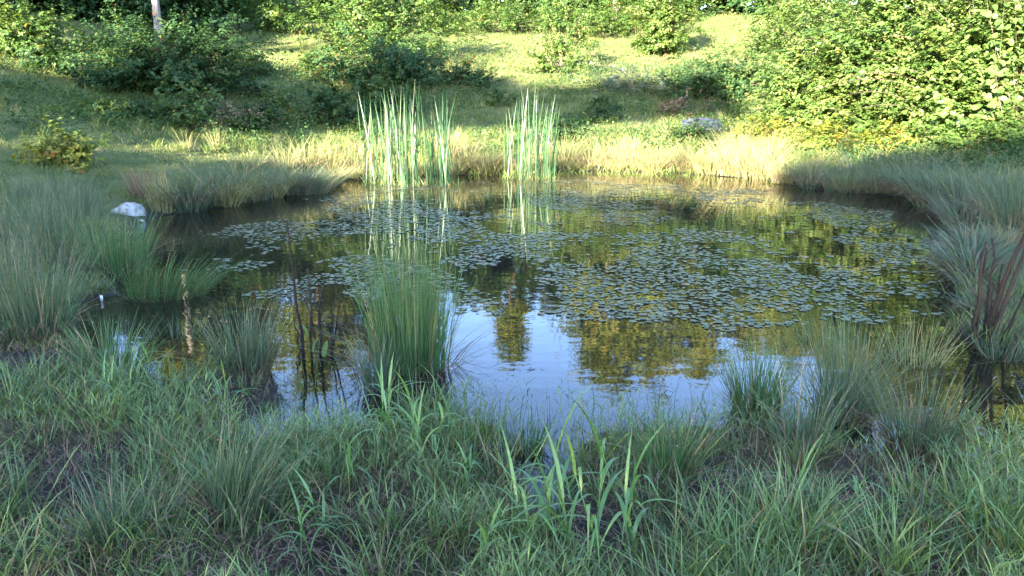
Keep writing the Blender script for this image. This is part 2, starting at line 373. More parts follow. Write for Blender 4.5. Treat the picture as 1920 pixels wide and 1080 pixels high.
def lit(x, y):
    nz = (fbm(x*.8, y*.8, 77, 3)-.5)
    n2 = (fbm(x*2.6, y*2.6, 78, 2)-.5); v = np.zeros(x.shape, bool)
    v |= (y + nz*2.0 > np.interp(x, [-16, -14, -9, -7, -4.8, -2, 1, 4, 7, 10], [20.2, 20.6, 22.0, 24.6, 27.0, 29, 28.0, 28.0, 26.0, 23.5]))
    v |= (x + nz*1.5 > 6.3 + .06*(y-15)) & (y + nz*.8 > 15.4)
    for p in LIT: v |= pip(x + nz*.5 + n2*.7, y + nz*.5 + n2*.8, p)
    v &= ~((x < -9.6 + nz*1.5) & (y > 28.6 + nz) & (y < 60)); v &= ~((x < -6) & (y > 42) & (y < 60))
    v &= ~((x > 7.5) & (x < 14) & (y > 36) & (y < 52))
    return v
CATT = [(gpt(768, 340), 1.25, .5, (1.0, 1.4, 1.8, 2.1)), (gpt(992, 332), .75, .45, (1.0, 1.4, 1.8, 2.1)), (np.array([(297-960)/FPX*26.2, 27.5]), .55, .5, (3.6, 4.0, 4.4, 4.8, 5.2, 5.6, 6.0)), (np.array([-9.6, 21.6]), 2.4, 1.8, (3.0, 3.3, 3.6, 3.9, 4.2)), (gpt(105, 305), .9, .7, (1.2, 1.5)), (np.array([-5.0, 26.0]), 2.2, 1.2, (4.0, 4.4, 4.8))]
def blocks(P):
    """keep a leaf of the shading trees only where its shadow belongs"""
    G = P.copy()
    t = (P[:, 2]-1.0)/-TRAVEL[2]
    for _ in range(6):
        q = P + TRAVEL*t[:, None]; t = (P[:, 2]-H(q[:, 0], q[:, 1]))/-TRAVEL[2]
    q = P + TRAVEL*t[:, None]
    k = ~lit(q[:, 0], q[:, 1])
    for (c, hx, hy, zs) in CATT:
        for z in zs:
            s = P + TRAVEL*((P[:, 2]-z)/-TRAVEL[2])[:, None]
            k &= ~((np.abs(s[:, 0]-c[0]) < hx) & (np.abs(s[:, 1]-c[1]) < hy) & (rng.random(len(P)) < .93))
    return k
def limb_tree(mb, h, r0, crown0, crx, n=9, bend=.3):
    z = np.linspace(-.3, h*.95, 9); off = np.cumsum(rng.normal(0, bend*.12, (9, 2)), 0); off[0] = 0
    P = np.column_stack([off, z]); tube(mb, P, r0*(1-.85*np.linspace(0, 1, 9)**.9) + .012, 8)
    tips = []
    for k in range(n):
        zz = crown0 + (h*.92-crown0)*(k+.5)/n*rng.uniform(.85, 1.1); i = np.interp(zz, z, np.arange(9)); b = np.array([np.interp(zz, z, P[:, 0]), np.interp(zz, z, P[:, 1]), zz])
        a = k*2.4+rng.uniform(-.5, .5); L = crx*(1-.45*(zz-crown0)/(h-crown0))*rng.uniform(.7, 1); s = np.linspace(0, 1, 5)
        Q = b + np.column_stack([np.cos(a)*L*s, np.sin(a)*L*s, L*(.25*s+.35*s**2)]) + rng.normal(0, .06*L, (5, 3))*s[:, None]
        tube(mb, Q, r0*.38*(1-.8*s)+.01, 5); tips.append(Q)
    return tips
def wood_tree(loc, h, r, seed, label, group, shade=True, nleaf=6900, leaf=.60, crown0=.3):
    t = thing('tall_tree', loc, label, 'tree', group)
    tb = MB(); limb_tree(tb, h, .24, h*crown0, r*.85); tb.build('trunk', M['bark'], t)
    zc, rz = h*(crown0+1.04)/2, h*(1.04-crown0)/2
    u = rng.uniform(-1, 1, nleaf); an = rng.uniform(0, 6.283, nleaf); q = np.sqrt(rng.random(nleaf))*r*(1-np.abs(u)**3.5)**.5; P = np.column_stack([q*np.cos(an), q*np.sin(an), zc+rz*u])
    Wd = P + np.array(loc)
    if shade: P = P[blocks(Wd)]
    mb = MB(); leaves(mb, P, rdir(len(P))+np.array([0, 0, .4])+.4*TRAVEL, rng.uniform(.7, 1.2, len(P))*leaf, rng.random(len(P)), .75)
    c = mb.build('crown', M['tree'], t, 'stuff')
    return t
dxy = TRAVEL[:2]/np.linalg.norm(TRAVEL[:2]); pxy = np.array([dxy[1], -dxy[0]])
for k, lat in enumerate(np.arange(-33, 9.1, 3.5)):
    c = -dxy*(27+2.2*(k % 2)) + pxy*lat
    wood_tree((c[0], c[1], float(H(c[0], c[1]))), 19.5 - (3 if lat > -4 else 0) - (2 if lat > 3 else 0), 3.4, k, 'tall leafy tree of the wood edge behind the viewpoint', 'wood edge behind the viewpoint', crown0=.16)
for k, (x, y) in enumerate([(-38, 27), (-33, 22), (-28.5, 17), (-24, 13), (-36, 18), (-27.5, 8), (-32, 12), (-22, 6.5)]):  # unseen trees, added left of the view to keep the far wood dark
    wood_tree((x, y, float(H(x, y))), 13.5, 3.6, k, 'unseen tree added beyond the left edge to shade the far wood', 'unseen trees added to shade the far wood', crown0=.12)

# ------------------------------------------------------------------ far wood
def crown_mesh(h, r, crown0, nclump, per, leaf, mat, narrow=1.0):
    zc, rz = h*(crown0+1)/2, h*(1-crown0)/2
    d = rdir(nclump); d[:, 2] = np.abs(d[:, 2])*np.where(rng.random(nclump) < .62, 1, -1)
    rad = rng.uniform(.45, 1.0, (nclump, 1)) * (1+.25*np.sin(d[:, :1]*7+d[:, 1:2]*5))
    cc = d*rad*np.array([r, r, rz]); cc[:, :2] *= (1-.35*narrow*np.clip(cc[:, 2:3]/rz, -1, 1)); cc[:, 2] += zc
    P = np.repeat(cc, per, 0) + rng.normal(size=(nclump*per, 3))*np.array([.42, .42, .26])*rng.uniform(.6, 1.4, (nclump*per, 1))*(r/2.6)
    nr = rdir(len(P)) + .7*np.repeat(d, per, 0) + np.array([0, 0, .35])
    tn = np.clip(np.repeat(rng.uniform(.1, .8, nclump), per) + rng.normal(0, .16, len(P)), 0, 1)
    mb = MB(); leaves(mb, P, nr, rng.uniform(.7, 1.3, len(P))*leaf, tn, .7)
    tb = MB(); limb_tree(tb, h, .17, h*crown0, r*.8)
    return tb, mb
variants = []
for (h, r, c0) in ((11, 2.6, .08), (12, 3.0, .05), (10, 2.2, .14), (13, 1.7, .05)):
    tb, mb = crown_mesh(h, r, c0, 120, 80, .24, None)
    variants.append((h, tb.mesh('trunk', M['bark']), mb.mesh('crown', M['tree']), tb.mesh('trunk', M['palebark'])))
FOREST = [(-110, 22, 45, 1, 0), (70, 20, 34.5, 0, 0), (190, 15, 36, 1, 0), (330, 20, 35, 2, 0), (425, 19.5, 34.5, 1, 0), (135, 17, 35, 0, 0), (260, 14.5, 36, 0, 0), (385, 19, 37, 0, 0), (450, 21, 49, 1, 0), (590, 20.5, 46, 0, 0), (690, 18.5, 51, 1, 0), (790, 15, 50, 2, 0),
 (870, 13.2, 56, 0, 0), (955, 18.6, 50, 3, 0), (1040, 13.8, 56, 1, 0), (1140, 20.2, 46, 0, 0), (1225, 20.4, 48, 1, 0), (1310, 18.6, 50, 2, 0), (1400, 17.3, 52, 0, 0), (1490, 18.5, 48, 1, 0),
 (1640, 21.5, 41, 2, 1), (1740, 22.5, 38, 1, 0), (1840, 24.5, 34, 0, 0), (1960, 25.5, 32, 1, 0), (2090, 24, 34, 0, 0), (1560, 19, 50, 1, 0), (270, 15, 54, 0, 0)]
for k_ in range(16): FOREST.append((-60+k_*140, 13+2*rng.random()+(4 if k_ > 10 else 0), 62 + 6*rng.random(), int(rng.integers(3)), 0))
for k_ in range(20): FOREST.append((-160+k_*115, 10.5+1.5*rng.random(), 74 + 6*rng.random(), 1, 0))
FL = ['tree of the far wood above the upper edge of the meadow']*len(FOREST)
for k, (px, el, dist, v, pale) in enumerate(FOREST):
    x = (px-960)/FPX*dist*1.03; z = float(H(x, dist)); h = (CAM_Z + dist*math.tan(R(el)) - z)*.86
    hv, tm, cm, pm = variants[v]; s = h/hv
    t = thing('forest_tree', (x, dist, z-.1), 'pale trunked tree in the far wood, mirrored in the pond' if pale else 'leafy tree of the far wood, its crown mirrored in the pond', 'tree', 'pale trees of the far wood' if pale else 'trees of the far wood', rng.uniform(0, 6.28))
    t.scale = (s*rng.uniform(.95, 1.15), s*rng.uniform(.95, 1.15), s)
    link('trunk', pm if pale else tm, t); link('crown', cm, t, 'stuff')
# bare pale trunk that stands above the left bramble
x, y = (297-960)/FPX*26.2, 27.5; z = float(H(x, y))
t = thing('pale_tree', (x, y, z), 'pale bare trunk standing behind the big left bramble', 'tree')
tb = MB(); P = np.array([[0, 0, -.3], [.02, 0, 1.2], [.0, 0, 2.8], [-.05, 0, 5], [.05, 0, 8], [.2, 0, 11.5]]); tube(tb, P, [.15, .125, .12, .11, .08, .03], 10)
for k in range(6):
    a = k*2.3; s = np.linspace(0, 1, 4); b = np.array([.05, 0, 5.5+k*.9]); L = 2.2-.2*k
    tube(tb, b+np.column_stack([np.cos(a)*L*s, np.sin(a)*L*s, L*.6*s**1.3]), .05*(1-.8*s)+.008, 5)
tb.build('trunk', M['palebark'], t)
_, mb = crown_mesh(11.0, 1.35, .34, 150, 70, .22, None); mb.build('crown', M['tree'], t, 'stuff')

# ------------------------------------------------------------------ bushes
def depth(P): return float((np.asarray(P)-np.array([0, 0, CAM_Z])) @ FWD)
def bush(px, by, pl, pr, ty, name, label, cat, mat, leaf, nclump, per, group=None, shoots=10, shl=.5, ryf=.75, fine=False, back=.6, up=.5, flat=.7, tint=None, cane='cane', lumps=.34, dist=None):
    if dist is None: b = gpt(px, by)
    else:
        b = np.array([(px-960)/FPX*dist*1.02, dist, 0]); b[2] = float(H(b[0], b[1]))
    s = depth(b)/FPX; rx = (pr-pl)/2*s; h = (by-ty)*s if dist is None else (CAM_Z + dist*math.tan(PITCH*-1 + math.atan((540-ty)/FPX)) - b[2]); ry = rx*ryf
    c = np.array([b[0] + ((pl+pr)/2-px)*s, b[1]+ry*back, 0.]); c[2] = float(H(c[0], c[1]))-.05
    h = h + (b[2]-c[2])*1.0
    h = max(h, .25)
    t = thing(name, c, label, cat, group)
    d = rdir(nclump); d[:, 2] = np.abs(d[:, 2])**.8
    lob = 1 + lumps*np.sin(d[:, 0]*5+px)*np.cos(d[:, 1]*6+by) + lumps*.6*np.sin(d[:, 2]*9+d[:, 0]*11)
    rad = (rng.random(nclump)**.45*.6+.42)*lob
    cc = d*rad[:, None]*np.array([rx, ry, h])*.92; cc[:, 2] = np.maximum(cc[:, 2], .04*h)
    cr = .13*min(rx, h*1.6)*rng.uniform(.5, 1.5, nclump)
    hol = np.sin(d[:, 0]*6.1+px*.7)*np.sin(d[:, 1]*5.3+by)*np.sin(d[:, 2]*7+px*.3)     # hollows in the outer shell
    kk = (hol < .17) | (rad < .6); cc, d, cr = cc[kk], d[kk], cr[kk]
    tw = 4; C3 = np.repeat(cc, tw, 0); D3 = np.repeat(d, tw, 0); R3 = np.repeat(cr, tw)*rng.uniform(.7, 1.5, len(C3)); pt = max(3, per//tw)
    C3 = C3 + rng.normal(size=C3.shape)*R3[:, None]*.75
    T = D3*np.array([1, 1, .5]) + rdir(len(C3))*.75 + np.array([0, 0, .15]); T /= np.linalg.norm(T, axis=1)[:, None]
    Nu = np.array([0, -.15, up+.4]) + D3*.5 + rdir(len(C3))*.4; S = np.cross(T, Nu); S /= np.maximum(np.linalg.norm(S, axis=1), 1e-6)[:, None]
    i3 = np.repeat(np.arange(len(C3)), pt); n = len(i3)
    lsz = (rng.uniform(.45, 1.55, len(C3)))[i3]*rng.uniform(.7, 1.25, n)
    P = C3[i3] + T[i3]*(R3[i3]*rng.uniform(-.6, 1.7, n))[:, None] + S[i3]*(np.where(rng.random(n) < .5, -1, 1)*leaf*lsz*rng.uniform(.3, .75, n))[:, None] + rng.normal(0, leaf*.22, (n, 3))
    nr = Nu[i3] + rdir(n)*.55
    tn = np.repeat(np.repeat(rng.uniform(.1, .7, len(cc)), tw)+rng.normal(0, .12, len(C3)), pt) + rng.normal(0, .12, n)
    nclump = len(cc)
    # long arching shoots
    SP = []; ST = []
    bm = MB()
    for k in range(shoots):
        e = rdir(1)[0]; e[2] = abs(e[2]); p0 = e*np.array([rx, ry, h])*.75; L = shl*rng.uniform(.6, 1.3)*max(.6, h)*.8
        out = e*np.array([1, 1, .5]) + np.array([0, 0, rng.uniform(.3, 1.1)]); out /= np.linalg.norm(out); q = np.linspace(0, 1, 7)
        Q = p0 + out*L*q[:, None] + np.array([e[0], e[1], 0])*L*.35*q[:, None]**2 - np.array([0, 0, 1])*L*.45*q[:, None]**2.4
        tube(bm, Q, .006*(1-.6*q)+.002, 4)
        m = int(L/leaf*2.6)+4; tt = rng.random(m); I = np.stack([np.interp(tt, q, Q[:, j]) for j in range(3)], 1)
        SP.append(I + rng.normal(0, leaf*.45, (m, 3))); ST.append(np.full(m, rng.uniform(.3, .9)))
    if SP:
        SP = np.concatenate(SP); P = np.concatenate([P, SP]); nr = np.concatenate([nr, rdir(len(SP))*.8+np.array([0, -.1, .6])]); tn = np.concatenate([tn, np.concatenate(ST)]); lsz = np.concatenate([lsz, rng.uniform(.6, 1.2, len(SP))])
    k = P[:, 2] > -.02; P, nr, tn, lsz = P[k], nr[k], np.clip(tn[k], 0, 1), lsz[k]
    mb = MB(); leaves(mb, P, nr, lsz*leaf, tn if tint is None else np.clip(tn*tint, 0, 1), .66, fine)
    mb.build('foliage', M[mat], t, 'stuff')
    for j in range(9):
        e = cc[rng.integers(nclump)]*.95; q = np.linspace(0, 1, 5); st = rng.normal(0, .12*rx, 3)*np.array([1, 1, 0])
        tube(bm, st*(1-q)[:, None] + e*q[:, None] + np.array([0, 0, .12*h])*np.sin(q*3.14)[:, None], .016*(1-.75*q)+.003, 5)
    bm.build('branches', M[cane], t, 'stuff')
    return t, c, (rx, ry, h)
BS = [
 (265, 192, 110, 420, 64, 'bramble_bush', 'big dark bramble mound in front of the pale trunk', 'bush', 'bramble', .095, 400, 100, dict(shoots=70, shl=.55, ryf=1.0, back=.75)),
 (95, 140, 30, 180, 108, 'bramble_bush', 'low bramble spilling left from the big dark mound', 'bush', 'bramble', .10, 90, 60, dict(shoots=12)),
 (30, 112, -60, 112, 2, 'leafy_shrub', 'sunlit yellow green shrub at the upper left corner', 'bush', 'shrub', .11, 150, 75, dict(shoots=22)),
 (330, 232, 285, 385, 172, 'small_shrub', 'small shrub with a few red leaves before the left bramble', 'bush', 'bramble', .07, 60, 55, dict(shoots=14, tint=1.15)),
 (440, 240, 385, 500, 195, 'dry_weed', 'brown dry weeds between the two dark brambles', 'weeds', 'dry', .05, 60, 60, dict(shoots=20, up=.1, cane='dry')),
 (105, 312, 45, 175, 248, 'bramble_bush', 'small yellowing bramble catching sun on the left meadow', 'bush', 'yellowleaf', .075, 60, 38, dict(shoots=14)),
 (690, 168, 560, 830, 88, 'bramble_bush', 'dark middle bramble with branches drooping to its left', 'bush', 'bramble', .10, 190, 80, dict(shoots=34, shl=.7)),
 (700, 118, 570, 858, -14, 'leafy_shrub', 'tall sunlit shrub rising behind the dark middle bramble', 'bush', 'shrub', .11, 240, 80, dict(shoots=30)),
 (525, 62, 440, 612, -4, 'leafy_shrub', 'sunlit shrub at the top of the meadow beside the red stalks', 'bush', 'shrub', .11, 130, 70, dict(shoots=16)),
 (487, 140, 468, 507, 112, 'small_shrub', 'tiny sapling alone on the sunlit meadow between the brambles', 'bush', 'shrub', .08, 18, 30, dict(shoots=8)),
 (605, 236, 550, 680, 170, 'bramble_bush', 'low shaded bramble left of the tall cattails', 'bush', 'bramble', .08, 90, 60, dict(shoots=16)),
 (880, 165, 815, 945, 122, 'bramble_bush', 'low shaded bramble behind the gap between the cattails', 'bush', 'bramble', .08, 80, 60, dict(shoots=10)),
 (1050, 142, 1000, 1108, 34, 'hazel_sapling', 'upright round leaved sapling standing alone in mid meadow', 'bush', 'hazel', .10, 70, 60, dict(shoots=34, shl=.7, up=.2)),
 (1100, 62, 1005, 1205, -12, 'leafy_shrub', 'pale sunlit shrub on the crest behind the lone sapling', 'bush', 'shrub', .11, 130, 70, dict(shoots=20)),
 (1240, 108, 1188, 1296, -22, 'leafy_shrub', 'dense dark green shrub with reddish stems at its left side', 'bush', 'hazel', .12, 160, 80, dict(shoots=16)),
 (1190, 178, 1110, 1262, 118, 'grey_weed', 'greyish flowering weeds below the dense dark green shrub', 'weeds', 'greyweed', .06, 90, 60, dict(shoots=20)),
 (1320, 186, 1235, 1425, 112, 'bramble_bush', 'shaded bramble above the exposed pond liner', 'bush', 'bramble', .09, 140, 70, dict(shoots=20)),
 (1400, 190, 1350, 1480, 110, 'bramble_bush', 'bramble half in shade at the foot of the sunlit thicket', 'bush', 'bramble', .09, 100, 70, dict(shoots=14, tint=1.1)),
 (1275, 222, 1225, 1335, 186, 'dry_fern', 'red brown withered fern beside the pond liner', 'fern', 'dry', .05, 50, 50, dict(shoots=18, tint=1.3, cane='dry')),
 (930, 46, 866, 1004, 2, 'leafy_shrub', 'low sunlit shrub on the crest of the meadow at top centre', 'bush', 'shrub', .11, 90, 60, dict(shoots=14)),
 (1500, 120, 1400, 1610, -50, 'leafy_shrub', 'silvery sunlit shrub at the left shoulder of the right thicket', 'bush', 'hazel', .10, 240, 90, dict(shoots=20)),
 (1560, 238, 1440, 1690, 60, 'thicket_shrub', 'sunlit thicket shrub sloping down to the pond liner', 'bush', 'hazel', .09, 360, 115, dict(shoots=20, ryf=.6)),
 (1690, 250, 1570, 1830, -30, 'thicket_shrub', 'tall sunlit thicket shrub in the middle of the right bank', 'bush', 'hazel', .088, 420, 118, dict(shoots=24, fine=True, ryf=.6)),
 (1840, 256, 1720, 1990, -90, 'thicket_shrub', 'tallest sunlit thicket shrub near the right edge', 'bush', 'hazel', .092, 410, 112, dict(shoots=24, fine=True, ryf=.6)),
 (1630, 150, 1480, 1800, -120, 'thicket_shrub', 'high shrub crowning the right thicket from behind', 'bush', 'hazel', .09, 340, 100, dict(shoots=20)),
 (1450, 266, 1385, 1525, 222, 'sunlit_weed', 'bright sunlit weeds right of the pond liner', 'weeds', 'yellowleaf', .06, 70, 55, dict(shoots=20)),
 (1560, 278, 1490, 1640, 236, 'sunlit_weed', 'bright sunlit weeds at the left foot of the thicket', 'weeds', 'yellowleaf', .065, 80, 55, dict(shoots=20)),
 (1680, 282, 1610, 1770, 240, 'sunlit_weed', 'bright sunlit weeds at the middle foot of the thicket', 'weeds', 'yellowleaf', .065, 80, 55, dict(shoots=20)),
 (1800, 280, 1735, 1885, 238, 'sunlit_weed', 'bright sunlit weeds at the right foot of the thicket', 'weeds', 'shrub', .07, 80, 55, dict(shoots=20)),
 (1900, 270, 1840, 1980, 226, 'sunlit_weed', 'bright sunlit weeds below the broad leaved shrub', 'weeds', 'shrub', .07, 80, 55, dict(shoots=20)),
]
THK = {}
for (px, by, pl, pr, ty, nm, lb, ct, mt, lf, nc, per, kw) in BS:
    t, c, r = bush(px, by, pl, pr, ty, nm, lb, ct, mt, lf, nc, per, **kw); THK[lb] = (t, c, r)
# dark understorey under the far wood
UND = [(-40, 'dark understorey bush at the far left behind the corner shrub'), (70, 'dark understorey bush behind the corner shrub'), (160, 'dark understorey bush left of the pale trunk'), (245, 'dark understorey bush just left of the pale trunk'), (335, 'dark understorey bush just right of the pale trunk'),
 (410, 'dark understorey bush behind the reddish dead stalks'), (500, 'dark understorey bush behind the shrub at the meadow top'), (600, 'understorey bush behind the left of the tall middle shrub'), (700, 'understorey bush behind the tall middle shrub'), (790, 'understorey bush behind the right of the tall middle shrub'), (870, 'dark understorey bush at the gap right of the middle shrub'),
 (960, 'understorey bush above the low crest shrub'), (1050, 'dark understorey bush above the lone sapling'), (1140, 'understorey bush above the pale crest shrub'), (1230, 'understorey bush behind the dense dark green shrub'), (1320, 'dark understorey bush right of the dense green shrub'), (1400, 'dark understorey bush left of the right thicket'), (1490, 'understorey bush behind the silvery shrub')]
UPRO = []
def under(px, dist, ty, hw, lb):
    x = (px-960)/FPX*dist*.97; z = float(H(x, dist)); h = CAM_Z + dist*math.tan(math.atan((540-ty)/FPX)-PITCH) - z; r = hw*dist*.97/FPX
    if len(UPRO) < 5:
        t, c, rr_ = bush(px, 0, px-hw, px+hw, ty, 'understorey_bush', lb, 'bush', 'bramble', .15, 150, 85, dist=dist, shoots=12, ryf=.6); UPRO.append((t, rr_)); return
    src, (r0, _, h0) = UPRO[int(rng.integers(5))]; t = src.copy(); C.objects.link(t); t['label'] = lb
    t.location = (x, dist+.6*r*.6, z-.1); t.scale = (r/r0, r/r0, h/h0); t.rotation_euler = (0, 0, rng.choice([0, math.pi])+rng.normal(0, .3))
    for ch in list(src.children):
        c = ch.copy(); C.objects.link(c); c.parent = t
for k, (px, lb) in enumerate([(70, 'dark bush of the left wood edge behind the corner shrub'), (135, 'dark bush of the left wood edge beside the corner shrub'), (200, 'dark bush of the left wood edge above the big bramble'), (262, 'dark bush of the left wood edge left behind the pale trunk'), (330, 'dark bush of the left wood edge right behind the pale trunk'), (395, 'dark bush at the right end of the left wood edge')]):
    under(px, 31.5+1.5*(k % 2), -80-25*(k % 2), 60, lb)
for k, (px, lb) in enumerate(UND):
    under(px, 45.5+2.5*(k % 2), -115-30*(k % 2), 78, lb)

# low scrub scattered over the slope
def scrub(protos, spots, label, group, smin, smax):
    for (x, y) in spots:
        src = protos[int(rng.integers(len(protos)))]; z = float(H(x, y)); r = src.copy(); C.objects.link(r); sc = rng.uniform(smin, smax)
        r.location = (x, y, z-.04); r.rotation_euler = (0, 0, rng.uniform(0, 6.28)); r.scale = (sc, sc, sc*rng.uniform(.7, 1.1)); lb_, gp_ = (label, group) if isinstance(label, str) else label(x, y); r['label'] = lb_; r['group'] = gp_
        for ch in list(src.children):
            c = ch.copy(); C.objects.link(c); c.parent = r
protos = []
for (px, by, mt, lb) in ((760, 205, 'bramble', 'low scrub bush directly behind the wider cattails'), (930, 200, 'shrub', 'low scrub bush in the gap between the cattail stands'), (1130, 232, 'bramble', 'low scrub bush above the straw bank right of the cattails'), (520, 205, 'shrub', 'low scrub bush on the shaded slope right of the dry weeds')):
    t, c, r = bush(px, by, px-34, px+34, by-32, 'low_scrub', lb, 'bush', mt, .06, 45, 50, shoots=14); protos.append(t)
sp = []
while len(sp) < 30:
    y = rng.uniform(16.5, 29); x = rng.uniform(-.62*y, .42*y)
    if sdf(np.array([x]), np.array([y]))[0] > 2.2 and fbm(np.array([x*.5]), np.array([y*.5]), 68, 3)[0] > .42 and not (y > 25 and -8 < x < 4 and rng.random() < .7): sp.append((x, y))
def scrub_label(x, y):
    px = 960+FPX*x/y
    side = 'left of the wider cattails' if px < 660 else 'behind the wider cattails' if px < 880 else 'behind the narrower cattails' if px < 1070 else 'between the cattails and the right thicket'
    row = 'close behind the far bank' if y < 21.5 else 'high on the slope' if y > 25 else 'halfway up the slope'
    return f'low scrubby bush {row}, {side}', f'low scrub {row} {side}'
scrub(protos, sp, scrub_label, None, .6, 1.5)
sp = [((px-960)/FPX*y, y) for px, y in zip(np.linspace(455, 1250, 13)+rng.uniform(-25, 25, 13), rng.uniform(38, 43, 13))]
scrub([THK['sunlit shrub at the top of the meadow beside the red stalks'][0], THK['low sunlit shrub on the crest of the meadow at top centre'][0]], sp, 'sunlit shrub in the row along the crest of the meadow', 'shrubs along the crest', .6, 1.1)

# big separate leaves on the shrub at the right edge: each its own part
bt = thing('broadleaf_shrub', (0, 0, 0), 'broad leaved shrub with large round leaves at the right edge', 'bush')
c0 = gpt(1905, 262); c0[2] = float(H(c0[0], c0[1])); bt.location = tuple(c0)
lm = MB(); a = np.linspace(0, 2*math.pi, 11)[:-1]
rr = .5*np.array([1.05, .95, .82, .8, .88, .8, .88, .8, .82, .95])
V = np.concatenate([[[0, 0, -.02]], np.column_stack([rr*np.cos(a)+.05, rr*np.sin(a), .09*np.abs(np.sin(a))-.10*(np.cos(a) > .8)])])
lm.add(V, [np.array([[0, 1+k, 1+(k+1) % 10] for k in range(10)])], .6)
LMS = []
for tv in (.05, .3, .6):
    lm.t = [np.full(11, tv)]; LMS.append(lm.mesh('leaf', M['hazel']))
bm = MB(); q = np.linspace(0, 1, 7)
for k in range(13):
    top = np.array([rng.uniform(-1.15, .8), rng.uniform(-.4, .9), rng.uniform(1.2, 3.4)]); foot = np.array([rng.uniform(-.4, .4), rng.uniform(0, .6), -.1])
    Q = foot + (top-foot)*q[:, None] + np.array([top[0]*.25, 0, .3])*np.sin(q*3.14)[:, None]
    tube(bm, Q, .005*(1-.8*q)+.0015, 5)
    for j in range(21):
        u = rng.uniform(.25, 1); p = np.array([np.interp(u, q, Q[:, i]) for i in range(3)]) + rng.normal(0, .13, 3)
        o = link('leaf', LMS[rng.integers(3)], bt); nn = Vector(rdir(1)[0]*.6+np.array([-.3, -.55, .65])).normalized()
        sz = rng.uniform(.08, .17)
        o.matrix_local = Matrix.Translation(Vector(p)) @ nn.to_track_quat('Z', 'Y').to_matrix().to_4x4() @ Matrix.Rotation(rng.uniform(0, 6.28), 4, 'Z') @ Matrix.Diagonal((sz, sz, sz, 1))
bm.build('branches', M['cane'], bt, 'stuff')
# red stalks
for (px, by, ty, w, n, lb) in ((425, 66, 38, 50, 26, 'reddish dead stalks at the dark wood edge left of centre'), (1170, 48, 8, 22, 14, 'reddish stalks leaning beside the dense green shrub'), (1196, 80, 30, 14, 10, 'thin red stems at the left foot of the dense green shrub'), (1245, 118, 100, 30, 16, 'short rusty stalks at the foot of the dense green shrub')):
    b = gpt(px, by); s = depth(b)/FPX; t = thing('red_stalk_clump', b, lb, 'weeds')
    P = np.column_stack([rng.uniform(-w/2, w/2, n)*s, rng.uniform(-.3, .3, n), np.full(n, -.05)])
    ribbon(MB_ := MB(), P, rng.uniform(0, 6.28, n), rng.uniform(.6, 1.1, n)*(by-ty)*s+.05, .12, .1, 0, .016, rng.random(n), 3, rng.uniform(0, 3, n), 'rush'); MB_.build('stalks', M['redstalk'], t, 'stuff')

# ------------------------------------------------------------------ cattails: every leaf is a part
def cattail(px0, px1, by, n, hmax, label):
    b = gpt((px0+px1)/2, by); b[2] = -.05; s = depth(b)/FPX; W = (px1-px0)*s
    t = thing('cattail_stand', b, label, 'cattails')
    for k in range(n):
        u = rng.uniform(-.5, .5); L = hmax*rng.uniform(.62, 1.0)*(1-.35*abs(u)); mb = MB(); br = rng.random() < .05
        ribbon(mb, np.array([[0, 0, -.1]]), rng.uniform(0, 6.28), L+.1, rng.uniform(.0, .09)*(1.5 if abs(u) > .3 else 1), rng.uniform(.0, .10) + (.2 if br else 0), .3 if br else rng.uniform(0, .05), rng.uniform(.013, .023), rng.random()**1.3, 6, rng.uniform(-1.5, 1.5), 'strap', .25)
        o = mb.build('leaf', M['cattail'], t); o.location = (u*W*.9, rng.normal(0, .22), 0)
    mb = MB(); m = n; P = np.column_stack([rng.uniform(-.5, .5, m)*W, rng.normal(0, .25, m), np.full(m, -.05)])
    ribbon(mb, P, rng.uniform(0, 6.28, m), rng.uniform(.15, .45, m), .15, .4, .25, .014, rng.random(m), 4, rng.uniform(-1.5, 1.5, m)); mb.build('thatch', M['meadow'], t, 'stuff')
cattail(678, 862, 346, 165, 2.2, 'wider stand of tall cattails at the far shore, left of centre')
cattail(938, 1046, 334, 105, 2.1, 'narrower stand of tall cattails at the far shore, right of the wider one')

